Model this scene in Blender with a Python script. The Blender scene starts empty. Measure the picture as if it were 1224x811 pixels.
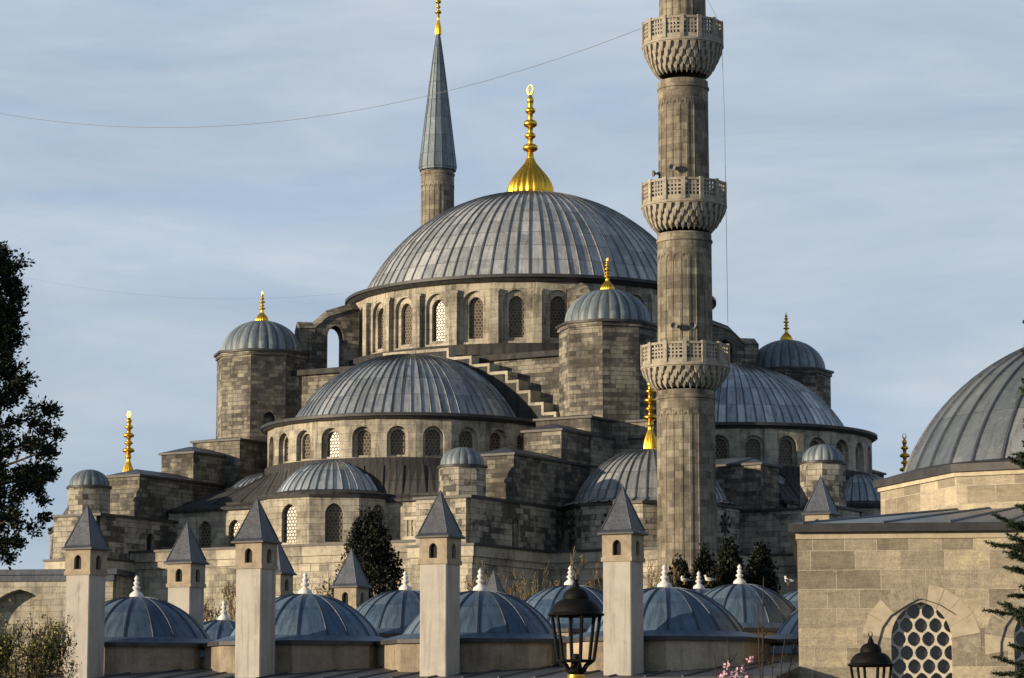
import bpy, math, random
from mathutils import Vector, Matrix
R = math.radians
PI = math.pi
sc = bpy.context.scene
C = sc.collection
rnd = random.Random(7)

# ------------------------------------------------------------------ camera, sky, sun, exposure
PITCH = math.atan(465 / 3320)
cd = bpy.data.cameras.new('camera')
cam = bpy.data.objects.new('camera', cd)
C.objects.link(cam)
cam.location = (0, 0, 1.8)
cam.rotation_euler = (PI / 2 + PITCH, 0, 0)
cd.sensor_width = 36
cd.lens = 3320 * 36 / 1224
cd.clip_end = 20000
cd.clip_start = 0.5
sc.camera = cam

SUN_AZ = R(66)      # to the left of the direction back towards the camera
SUN_EL = R(9)
to_sun = Vector((-math.sin(SUN_AZ) * math.cos(SUN_EL), -math.cos(SUN_AZ) * math.cos(SUN_EL), math.sin(SUN_EL)))
sd = bpy.data.lights.new('sun', 'SUN')
sd.energy = 5.0
sd.angle = R(0.6)
sd.color = (1.0, 0.80, 0.55)
so = bpy.data.objects.new('sun', sd)
so.rotation_euler = (-to_sun).to_track_quat('-Z', 'Y').to_euler()
so.location = (-60, -20, 60)
C.objects.link(so)

world = bpy.data.worlds.new('World')
sc.world = world
world.use_nodes = True
wt = world.node_tree
wt.nodes.clear()
w_out = wt.nodes.new('ShaderNodeOutputWorld')
w_bg = wt.nodes.new('ShaderNodeBackground')
w_sky = wt.nodes.new('ShaderNodeTexSky')
w_sky.sky_type = 'NISHITA'
w_sky.sun_disc = False
w_sky.sun_elevation = SUN_EL
w_sky.sun_rotation = math.atan2(to_sun.x, to_sun.y)
w_sky.altitude = 50
w_sky.air_density = 1.0
w_sky.dust_density = 1.2
w_sky.ozone_density = 1.5
w_bg.inputs['Strength'].default_value = 0.072
# thin cirrus: noise over the sky direction, stretched along the horizon
w_tc = wt.nodes.new('ShaderNodeTexCoord')
w_map = wt.nodes.new('ShaderNodeMapping')
w_map.inputs['Scale'].default_value = (2.8, 2.8, 13.0)
w_map.inputs['Rotation'].default_value = (R(4), R(7), R(10))
w_n = wt.nodes.new('ShaderNodeTexNoise')
w_n.inputs['Scale'].default_value = 1.6
w_n.inputs['Detail'].default_value = 7
w_n.inputs['Roughness'].default_value = 0.58
w_n.inputs['Distortion'].default_value = 0.7
w_r = wt.nodes.new('ShaderNodeValToRGB')
w_r.color_ramp.elements[0].position = 0.30
w_r.color_ramp.elements[0].color = (0.74, 0.74, 0.74, 1)
w_r.color_ramp.elements[1].position = 0.70
w_r.color_ramp.elements[1].color = (1, 1, 1, 1)
w_mix = wt.nodes.new('ShaderNodeMix')
w_mix.data_type = 'RGBA'
w_n2 = wt.nodes.new('ShaderNodeTexNoise')
w_n2.inputs['Scale'].default_value = 1.9
w_n2.inputs['Detail'].default_value = 6
w_n2.inputs['Roughness'].default_value = 0.6
w_n2.inputs['Distortion'].default_value = 0.4
w_r2 = wt.nodes.new('ShaderNodeValToRGB')
w_r2.color_ramp.elements[0].position = 0.36
w_r2.color_ramp.elements[0].color = (0.415, 0.525, 0.675, 1)
w_r2.color_ramp.elements[1].position = 0.68
w_r2.color_ramp.elements[1].color = (0.585, 0.655, 0.735, 1)
w_vm = wt.nodes.new('ShaderNodeVectorMath')
w_vm.operation = 'SCALE'
w_vm.inputs['Scale'].default_value = 10.3
wt.links.new(w_map.outputs[0], w_n2.inputs['Vector'])
wt.links.new(w_n2.outputs['Fac'], w_r2.inputs[0])
wt.links.new(w_r2.outputs[0], w_vm.inputs[0])
wt.links.new(w_vm.outputs[0], w_mix.inputs['B'])
wt.links.new(w_tc.outputs['Generated'], w_map.inputs['Vector'])
wt.links.new(w_map.outputs[0], w_n.inputs['Vector'])
wt.links.new(w_n.outputs['Fac'], w_r.inputs[0])
# the veil thins out towards the zenith
w_sep = wt.nodes.new('ShaderNodeSeparateXYZ')
w_el = wt.nodes.new('ShaderNodeMapRange')
w_el.interpolation_type = 'SMOOTHSTEP'
w_el.inputs['From Min'].default_value = 0.36
w_el.inputs['From Max'].default_value = 0.80
w_el.inputs['To Min'].default_value = 1.0
w_el.inputs['To Max'].default_value = 0.15
w_mul = wt.nodes.new('ShaderNodeMath')
w_mul.operation = 'MULTIPLY'
wt.links.new(w_tc.outputs['Generated'], w_sep.inputs[0])
wt.links.new(w_sep.outputs['Z'], w_el.inputs['Value'])
wt.links.new(w_r.outputs[0], w_mul.inputs[0])
wt.links.new(w_el.outputs[0], w_mul.inputs[1])
wt.links.new(w_mul.outputs[0], w_mix.inputs['Factor'])
wt.links.new(w_sky.outputs[0], w_mix.inputs['A'])
wt.links.new(w_mix.outputs['Result'], w_bg.inputs['Color'])
wt.links.new(w_bg.outputs[0], w_out.inputs['Surface'])

sc.view_settings.view_transform = 'Standard'
sc.view_settings.look = 'None'
sc.view_settings.exposure = 0.47
sc.view_settings.gamma = 1.0
sc.view_settings.use_curve_mapping = False
sc.render.engine = 'CYCLES'
sc.cycles.use_denoising = True
sc.cycles.max_bounces = 5
sc.cycles.diffuse_bounces = 3

# ------------------------------------------------------------------ helpers
def at(px, py, Y):
    """world point at ground distance Y seen at a pixel of the 1224-wide photograph"""
    Z = 1.8 + Y * math.tan(PITCH + math.atan((405.5 - py) / 3320))
    d = Y * math.cos(PITCH) + (Z - 1.8) * math.sin(PITCH)
    return Vector(((px - 612) / 3320 * d, Y, Z))

class NT:
    def __init__(s, name):
        s.m = bpy.data.materials.new(name)
        s.m.use_nodes = True
        s.t = s.m.node_tree
        s.t.nodes.clear()
        s.out = s.t.nodes.new('ShaderNodeOutputMaterial')
        s.b = s.t.nodes.new('ShaderNodeBsdfPrincipled')
        s.t.links.new(s.b.outputs[0], s.out.inputs['Surface'])
    def n(s, typ, ins=None, **kw):
        nd = s.t.nodes.new(typ)
        for k, v in kw.items():
            setattr(nd, k, v)
        for k, v in (ins or {}).items():
            s.set(nd.inputs[k], v)
        return nd
    def set(s, sock, v):
        if isinstance(v, bpy.types.NodeSocket):
            s.t.links.new(v, sock)
        else:
            sock.default_value = v
    def math(s, op, a, b=0.0, c=0.0):
        nd = s.n('ShaderNodeMath', operation=op)
        for i, v in enumerate((a, b, c)):
            s.set(nd.inputs[i], v)
        return nd.outputs[0]
    def mix(s, f, a, b, mode='MIX'):
        nd = s.n('ShaderNodeMix', data_type='RGBA', blend_type=mode)
        s.set(nd.inputs['Factor'], f)
        s.set(nd.inputs['A'], a)
        s.set(nd.inputs['B'], b)
        return nd.outputs['Result']
    def ramp(s, f, stops, interp='LINEAR'):
        nd = s.n('ShaderNodeValToRGB')
        cr = nd.color_ramp
        cr.interpolation = interp
        while len(cr.elements) < len(stops):
            cr.elements.new(0.5)
        for e, (p, c) in zip(cr.elements, stops):
            e.position = p
            e.color = (c, c, c, 1) if isinstance(c, (int, float)) else (*c, 1)
        s.set(nd.inputs[0], f)
        return nd.outputs[0]
    def noise(s, vec, scale, detail=4, rough=0.55, dist=0.0):
        nd = s.n('ShaderNodeTexNoise', {'Scale': scale, 'Detail': detail, 'Roughness': rough, 'Distortion': dist})
        s.set(nd.inputs['Vector'], vec)
        return nd.outputs['Fac']
    def mapping(s, vec, scale=(1, 1, 1), loc=(0, 0, 0)):
        nd = s.n('ShaderNodeMapping')
        s.set(nd.inputs['Vector'], vec)
        nd.inputs['Scale'].default_value = scale
        nd.inputs['Location'].default_value = loc
        return nd.outputs[0]
    def uv(s):
        """UV shifted by a random amount for each object"""
        u = s.n('ShaderNodeTexCoord').outputs['UV']
        r = s.n('ShaderNodeObjectInfo').outputs['Random']
        k = s.math('MULTIPLY', r, 60.0)
        cx = s.n('ShaderNodeCombineXYZ', {'X': k})
        return s.n('ShaderNodeVectorMath', {0: u, 1: cx.outputs[0]}, operation='ADD').outputs[0]
    def obj(s):
        return s.n('ShaderNodeTexCoord').outputs['Object']
    def pos(s):
        return s.n('ShaderNodeNewGeometry').outputs['Position']
    def bump(s, h, strength=0.3, dist=0.02):
        nd = s.n('ShaderNodeBump', {'Strength': strength, 'Distance': dist})
        s.set(nd.inputs['Height'], h)
        s.t.links.new(nd.outputs[0], s.b.inputs['Normal'])
    def fin(s, col, rough=0.8, metal=0.0, spec=0.3):
        s.set(s.b.inputs['Base Color'], col)
        s.set(s.b.inputs['Roughness'], rough)
        s.set(s.b.inputs['Metallic'], metal)
        s.set(s.b.inputs['Specular IOR Level'], spec)
        return s.m

def stone(name, pal, bw=0.9, bh=0.38, stain=0.6, mortar=0.012, mcol=(0.20, 0.18, 0.15), streak=0.5, patch=1.0, moss=0.0, bvar=0.5, vein=0.0):
    t = NT(name)
    uv = t.uv()
    p = t.pos()
    wob = t.noise(p, 1.3, 2)
    br = t.n('ShaderNodeTexBrick', {'Vector': uv, 'Scale': 1.0, 'Color1': (0, 0, 0, 1), 'Color2': (1, 1, 1, 1),
                                    'Mortar': (0.5, 0.5, 0.5, 1), 'Mortar Size': mortar, 'Mortar Smooth': 0.15, 'Bias': 0.0,
                                    'Brick Width': bw, 'Row Height': bh}, offset=0.43, offset_frequency=2, squash=0.72, squash_frequency=3)
    n1 = t.noise(p, 3.5, 6, 0.65)
    n2 = t.noise(p, 0.32, 4, 0.6)
    f = t.math('ADD', t.math('MULTIPLY', t.n('ShaderNodeSeparateColor', {0: br.outputs['Color']}).outputs[0], bvar),
               t.math('MULTIPLY', t.math('SUBTRACT', n1, 0.5), 0.65))
    f = t.math('ADD', f, (0.75 - bvar) * 0.5)
    course = t.noise(t.mapping(uv, (0.22, 1.9, 1)), 1.0, 5, 0.75)
    f = t.math('ADD', f, t.math('MULTIPLY', t.math('SUBTRACT', course, 0.5), 0.7 * bvar))
    f = t.math('ADD', f, t.math('MULTIPLY', t.math('SUBTRACT', n2, 0.42), patch))
    col = t.ramp(f, pal)
    col = t.mix(br.outputs['Fac'], col, (*mcol, 1))
    if vein:
        vn = t.noise(t.mapping(uv, (0.9, 5.0, 1)), 1.6, 6, 0.75, 1.2)
        col = t.mix(vein, col, t.ramp(vn, [(0.30, 0.62), (0.5, 1.0), (0.72, 1.22)]), 'MULTIPLY')
    fine = t.noise(p, 22, 3, 0.7)
    col = t.mix(0.5, col, t.ramp(fine, [(0.3, 0.55), (0.7, 1.25)]), 'MULTIPLY')
    # run-off streaks and soot patches
    sv = t.mapping(p, (1.6, 1.6, 0.16))
    st = t.noise(sv, 1.5, 6, 0.7, 0.4)
    stf = t.ramp(st, [(0.50, 0.0), (0.68, 1.0)])
    col = t.mix(t.math('MULTIPLY', stf, streak), col, (0.035, 0.033, 0.032, 1))
    so_ = t.noise(p, 0.55, 7, 0.68)
    sof = t.ramp(so_, [(0.47, 0.0), (0.62, 1.0)])
    col = t.mix(t.math('MULTIPLY', sof, stain), col, (0.03, 0.029, 0.028, 1))
    if moss:
        mf = t.ramp(t.noise(t.mapping(p, (0.9, 0.9, 0.3)), 1.2, 6, 0.7), [(0.5, 0), (0.62, 1)])
        col = t.mix(t.math('MULTIPLY', mf, moss), col, (0.05, 0.05, 0.02, 1))
    h = t.math('SUBTRACT', t.math('ADD', t.math('MULTIPLY', n1, 0.6), t.math('MULTIPLY', fine, 0.25)), t.math('MULTIPLY', br.outputs['Fac'], 0.7))
    t.bump(h, 0.75, 0.06)
    return t.fin(col, 0.9, 0, 0.15)

def lead(name, base=(0.20, 0.215, 0.24), dark=(0.055, 0.055, 0.06), pale=(0.36, 0.36, 0.36), row=1.25, dark_from=99.0, seam=0.05,
         rough=0.48, metal=0.25, streak=0.5, palef=0.5, ribw=0.12, ribd=0.75):
    """u counts the sheets between ribs, v metres up the slope"""
    t = NT(name)
    uv = t.n('ShaderNodeTexCoord').outputs['UV']
    p = t.pos()
    br = t.n('ShaderNodeTexBrick', {'Vector': uv, 'Scale': 1.0, 'Color1': (0, 0, 0, 1), 'Color2': (1, 1, 1, 1),
                                    'Mortar': (0.5, 0.5, 0.5, 1), 'Mortar Size': seam * 0.5, 'Mortar Smooth': 0.3, 'Bias': 0.0,
                                    'Brick Width': 1.0, 'Row Height': row}, offset=0.0, offset_frequency=2, squash=1.0)
    rv = t.n('ShaderNodeSeparateColor', {0: br.outputs['Color']}).outputs[0]
    n = t.noise(p, 1.1, 6, 0.65)
    stn = t.noise(t.mapping(uv, (2.2, 0.35, 1)), 1.6, 5, 0.7)
    f = t.math('ADD', t.math('MULTIPLY', rv, 0.45), t.math('MULTIPLY', n, 0.55))
    col = t.mix(t.ramp(f, [(0.30, 0.0), (0.75, palef)]), (*base, 1), (*pale, 1))
    col = t.mix(t.math('MULTIPLY', t.ramp(stn, [(0.48, 0), (0.66, 1)]), streak), col, (*dark, 1))
    ox = t.noise(t.mapping(uv, (0.5, 0.45, 1), (3.7, 1.9, 0)), 1.7, 7, 0.7, 0.5)
    col = t.mix(t.ramp(ox, [(0.54, 0.0), (0.66, 0.55)]), col, (*[min(0.62, c * 1.2) for c in pale], 1))
    oi = t.n('ShaderNodeObjectInfo').outputs['Random']
    tint = t.math('ADD', t.math('MULTIPLY', oi, 0.36), 0.82)
    tc_ = t.n('ShaderNodeCombineXYZ', {'X': tint, 'Y': tint, 'Z': tint})
    col = t.mix(1.0, col, tc_.outputs[0], 'MULTIPLY')
    sep = t.n('ShaderNodeSeparateXYZ', {0: uv})
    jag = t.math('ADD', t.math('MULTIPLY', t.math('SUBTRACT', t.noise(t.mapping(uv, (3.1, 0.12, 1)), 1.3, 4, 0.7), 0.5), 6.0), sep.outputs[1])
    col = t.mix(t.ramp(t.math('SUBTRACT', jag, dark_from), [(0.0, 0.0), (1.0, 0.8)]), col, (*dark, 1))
    du = t.math('ABSOLUTE', t.math('SUBTRACT', t.math('FRACT', t.math('ADD', sep.outputs[0], 0.5)), 0.5))
    nw = t.math('MULTIPLY', t.noise(t.mapping(uv, (1.0, 1.2, 1)), 2.0, 3), ribw * 2)
    col = t.mix(t.math('MULTIPLY', t.ramp(t.math('SUBTRACT', du, nw), [(0.0, 1.0), (0.06, 0.0)]), ribd), col, (*[c * 0.7 for c in dark], 1))
    col = t.mix(t.math('MULTIPLY', br.outputs['Fac'], 0.75), col, (*[c * 0.6 for c in dark], 1))
    fine = t.noise(p, 9, 4, 0.7)
    rg = t.math('ADD', t.math('MULTIPLY', fine, 0.3), rough - 0.15)
    t.bump(t.math('ADD', t.math('ADD', n, t.math('MULTIPLY', rv, 0.25)), t.math('MULTIPLY', fine, 0.15)), 0.5, 0.10)
    return t.fin(col, rg, metal, 0.5)

def plain(name, col, rough=0.7, metal=0.0, var=0.25, scale=3.0, spec=0.3, bump=0.15):
    t = NT(name)
    p = t.pos()
    n = t.noise(p, scale, 6, 0.65)
    c = t.mix(t.ramp(n, [(0.3, 0), (0.7, 1)]), (*[x * (1 - var) for x in col], 1), (*[min(1, x * (1 + var)) for x in col], 1))
    if bump:
        t.bump(n, bump, 0.03)
    return t.fin(c, rough, metal, spec)

def plaster(name, col):
    t = NT(name)
    p = t.pos()
    n = t.noise(p, 1.1, 6, 0.65)
    st = t.noise(t.mapping(p, (3.0, 3.0, 0.25)), 1.4, 5, 0.65)
    c = t.mix(t.ramp(n, [(0.3, 0), (0.7, 1)]), (*[x * 0.80 for x in col], 1), (*[x * 1.08 for x in col], 1))
    c = t.mix(t.math('MULTIPLY', t.ramp(st, [(0.50, 0), (0.70, 1)]), 0.6), c, (0.16, 0.15, 0.135, 1))
    pt = t.noise(p, 0.8, 3, 0.5, 0.6)
    c = t.mix(t.math('MULTIPLY', t.ramp(pt, [(0.58, 0), (0.60, 1)]), 0.35), c, (*[x * 1.12 for x in col], 1))
    sp = t.noise(t.mapping(p, (1, 1, 0.6)), 5.0, 6, 0.75)
    c = t.mix(t.math('MULTIPLY', t.ramp(sp, [(0.62, 0), (0.70, 1)]), 0.5), c, (0.20, 0.165, 0.13, 1))
    t.bump(t.noise(p, 14, 4, 0.7), 0.25, 0.02)
    return t.fin(c, 0.9, 0, 0.15)

def lattice(name, pitch=0.24, hole=0.40, bar=(0.24, 0.195, 0.125), glass=(0.018, 0.017, 0.016), gr=0.30):
    """plaster grille with staggered round panes"""
    t = NT(name)
    uv = t.n('ShaderNodeTexCoord').outputs['UV']
    s = t.n('ShaderNodeSeparateXYZ', {0: uv})
    v = t.math('DIVIDE', s.outputs[1], pitch * 0.866)
    rowi = t.math('FLOOR', v)
    odd = t.math('MULTIPLY', t.math('FLOORED_MODULO', rowi, 2.0), 0.5)
    u = t.math('ADD', t.math('DIVIDE', s.outputs[0], pitch), odd)
    fu = t.math('SUBTRACT', t.math('FRACT', u), 0.5)
    fv = t.math('MULTIPLY', t.math('SUBTRACT', t.math('FRACT', v), 0.5), 0.866)
    d = t.math('SQRT', t.math('ADD', t.math('MULTIPLY', fu, fu), t.math('MULTIPLY', fv, fv)))
    g = t.ramp(d, [(hole - 0.03, 1.0), (hole + 0.03, 0.0)])
    n = t.noise(t.pos(), 5.0, 4)
    barc = t.mix(n, (*[c * 0.55 for c in bar], 1), (*bar, 1))
    cell = t.n('ShaderNodeTexWhiteNoise', noise_dimensions='2D')
    t.t.links.new(t.n('ShaderNodeCombineXYZ', {'X': t.math('FLOOR', u), 'Y': rowi}).outputs[0], cell.inputs['Vector'])
    gl = t.mix(cell.outputs['Value'], (*glass, 1), (*[c * 3 for c in glass], 1))
    col = t.mix(g, barc, gl)
    t.bump(t.math('ADD', t.math('MULTIPLY', g, -1.0), t.math('MULTIPLY', cell.outputs['Value'], 0.06)), 0.5, 0.05)
    rg = t.math('ADD', t.math('MULTIPLY', g, gr - 0.85), 0.85)
    return t.fin(col, rg, 0.0, 0.35)

def leafmat(name, a, b, rough=0.6):
    t = NT(name)
    isl = t.n('ShaderNodeNewGeometry').outputs['Random Per Island']
    n = t.noise(t.pos(), 2.2, 3)
    c = t.mix(t.math('ADD', t.math('MULTIPLY', isl, 0.6), t.math('MULTIPLY', n, 0.4)), (*a, 1), (*b, 1))
    m = t.fin(c, rough, 0, 0.25)
    return m

PAL_OLD = [(0.0, (0.035, 0.034, 0.033)), (0.28, (0.075, 0.072, 0.067)), (0.46, (0.14, 0.132, 0.118)), (0.58, (0.24, 0.225, 0.19)), (1.0, (0.40, 0.375, 0.31))]
PAL_PALE = [(0.0, (0.12, 0.112, 0.098)), (0.25, (0.24, 0.222, 0.185)), (0.45, (0.40, 0.37, 0.30)), (1.0, (0.55, 0.51, 0.42))]
PAL_MIN = [(0.0, (0.075, 0.07, 0.06)), (0.32, (0.155, 0.14, 0.112)), (0.58, (0.25, 0.225, 0.175)), (1.0, (0.39, 0.355, 0.285))]
PAL_TOMB = [(0.0, (0.215, 0.185, 0.14)), (0.30, (0.30, 0.262, 0.20)), (0.52, (0.375, 0.33, 0.25)), (0.66, (0.44, 0.385, 0.28)), (0.74, (0.51, 0.445, 0.31)), (1.0, (0.55, 0.485, 0.345))]
M = {}
M['old'] = stone('old_ashlar', PAL_OLD, 0.85, 0.28, 0.42, streak=0.6, moss=0.25, mcol=(0.08, 0.075, 0.068), mortar=0.010, bvar=0.36, patch=1.25)
M['pale'] = stone('pale_ashlar', PAL_PALE, 0.95, 0.38, 0.35, mortar=0.008, mcol=(0.19, 0.175, 0.15), streak=0.55, bvar=0.4)
M['drum'] = stone('drum_stone', PAL_PALE, 1.2, 0.5, 0.42, mortar=0.005, mcol=(0.26, 0.24, 0.2), streak=0.85, bvar=0.28)
M['base'] = stone('base_ashlar', [(0.0, (0.06, 0.058, 0.055)), (0.36, (0.11, 0.105, 0.095)), (0.47, (0.30, 0.28, 0.235)), (1.0, (0.48, 0.45, 0.38))], 0.85, 0.34, 0.4, streak=0.5, mcol=(0.10, 0.095, 0.085), mortar=0.010, bvar=0.45, patch=1.7)
M['minaret'] = stone('minaret_ashlar', PAL_MIN, 0.7, 0.42, 0.3, streak=0.5, mortar=0.010, bvar=0.42)
M['parapet'] = plain('parapet_stone', (0.285, 0.26, 0.215), 0.9, var=0.35, scale=2.5)
M['tomb'] = stone('tomb_ashlar', PAL_TOMB, 1.45, 0.63, 0.16, mortar=0.012, mcol=(0.50, 0.45, 0.36), streak=0.14, patch=0.6, bvar=0.66, vein=0.8)
M['trim'] = stone('trim_stone', PAL_PALE, 2.2, 5.0, 0.25, mortar=0.006, streak=0.3)
M['vpale'] = plain('voussoir_cream', (0.42, 0.37, 0.275), 0.9, var=0.2, scale=2.5)
M['vdark'] = plain('voussoir_brown', (0.28, 0.245, 0.19), 0.9, var=0.4, scale=6)
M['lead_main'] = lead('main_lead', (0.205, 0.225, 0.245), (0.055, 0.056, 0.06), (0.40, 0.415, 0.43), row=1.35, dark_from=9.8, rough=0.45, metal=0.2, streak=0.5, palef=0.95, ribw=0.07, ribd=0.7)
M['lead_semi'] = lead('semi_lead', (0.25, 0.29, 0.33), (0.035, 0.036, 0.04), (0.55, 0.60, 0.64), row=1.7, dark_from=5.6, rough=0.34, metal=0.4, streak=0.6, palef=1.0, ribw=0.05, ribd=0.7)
M['lead_small'] = lead('fluted_lead', (0.115, 0.155, 0.19), (0.045, 0.054, 0.065), (0.27, 0.325, 0.36), row=9.0, rough=0.56, metal=0.12, streak=0.75, palef=0.8, ribw=0.07)
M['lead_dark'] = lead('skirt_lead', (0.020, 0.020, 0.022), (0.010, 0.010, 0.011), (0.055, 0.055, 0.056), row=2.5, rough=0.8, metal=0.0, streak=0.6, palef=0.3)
M['lead_blue'] = lead('medrese_lead', (0.050, 0.095, 0.165), (0.018, 0.028, 0.045), (0.14, 0.20, 0.275), row=1.3, rough=0.5, metal=0.25, streak=0.75, palef=0.9, seam=0.03, ribw=0.03, ribd=0.7)
M['lead_tomb'] = lead('tomb_lead', (0.13, 0.155, 0.182), (0.05, 0.056, 0.065), (0.245, 0.27, 0.29), row=2.15, rough=0.42, metal=0.35, streak=0.55, palef=0.9, seam=0.03, ribw=0.03, ribd=0.65)
M['lead_cap'] = lead('cap_lead', (0.040, 0.050, 0.072), (0.020, 0.024, 0.033), (0.085, 0.097, 0.12), row=9, rough=0.52, metal=0.15, streak=0.7, seam=0.0, ribd=0.0)
M['lead_grey'] = lead('spire_lead', (0.105, 0.14, 0.175), (0.045, 0.053, 0.062), (0.20, 0.25, 0.285), row=1.6, rough=0.5, metal=0.2, streak=0.5, palef=0.7, ribw=0.05, ribd=0.6)
M['lead_edge'] = plain('eave_lead', (0.045, 0.045, 0.048), 0.55, 0.2, var=0.35, scale=2)
M['gold'] = plain('gilded_copper', (0.74, 0.45, 0.055), 0.36, 1.0, var=0.25, scale=3, bump=0.12)
M['plaster'] = plaster('chimney_plaster', (0.37, 0.352, 0.325))
M['drumwall'] = stone('medrese_stone', [(0, (0.2, 0.17, 0.13)), (0.5, (0.33, 0.28, 0.21)), (1, (0.45, 0.39, 0.3))], 2.4, 1.2, 0.4, mortar=0.006, mcol=(0.3, 0.26, 0.2), streak=0.35)
M['chead'] = plain('chimney_head_stone', (0.27, 0.23, 0.175), 0.9, var=0.3, scale=3)
M['white'] = plain('white_marble', (0.62, 0.62, 0.62), 0.5, var=0.12, scale=5)
M['lat'] = lattice('plaster_grille')
M['lat_big'] = lattice('plaster_grille_coarse', 0.34, 0.40)
M['grille'] = plain('white_grille', (0.50, 0.46, 0.38), 0.85, var=0.15, scale=6)
M['glass'] = plain('dark_glass', (0.03, 0.028, 0.025), 0.12, var=0.5, scale=1.5, spec=0.6, bump=0.04)
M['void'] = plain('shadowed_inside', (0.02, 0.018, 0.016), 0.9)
M['iron'] = plain('black_iron', (0.006, 0.006, 0.0065), 0.6, 0.0, var=0.3, scale=8, spec=0.10, bump=0.05)
M['brass'] = plain('brass_collar', (0.55, 0.33, 0.05), 0.35, 0.9, var=0.15)
M['horn'] = plain('speaker_horn_grey', (0.14, 0.14, 0.14), 0.6)
M['cable'] = plain('cable_sheath', (0.05, 0.05, 0.055), 0.7)
M['sky_cable'] = plain('grey_cable_sheath', (0.16, 0.16, 0.17), 0.7)
M['bark'] = plain('bark', (0.06, 0.045, 0.033), 0.95, var=0.4, scale=9)
M['twig'] = plain('twig_bark', (0.15, 0.115, 0.07), 0.9, var=0.35, scale=6)
M['twig_dark'] = plain('dark_twig_bark', (0.04, 0.03, 0.026), 0.9, var=0.35, scale=6)
M['leaf_cedar'] = leafmat('cedar_leaf', (0.006, 0.011, 0.006), (0.022, 0.034, 0.014))
M['leaf_cypress'] = leafmat('cypress_leaf', (0.004, 0.006, 0.004), (0.011, 0.015, 0.008))
M['leaf_spruce'] = leafmat('spruce_needle', (0.009, 0.017, 0.009), (0.034, 0.052, 0.024))
M['leaf_bud'] = leafmat('spring_leaf', (0.09, 0.10, 0.02), (0.20, 0.185, 0.05))
M['pink'] = leafmat('pink_petal', (0.55, 0.28, 0.38), (0.75, 0.55, 0.62))
M['feather'] = plain('white_feather', (0.62, 0.60, 0.56), 0.8, var=0.1)
M['wing'] = plain('grey_feather', (0.25, 0.25, 0.26), 0.8, var=0.15)
M['beak'] = plain('yellow_beak', (0.55, 0.36, 0.06), 0.6)

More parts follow.
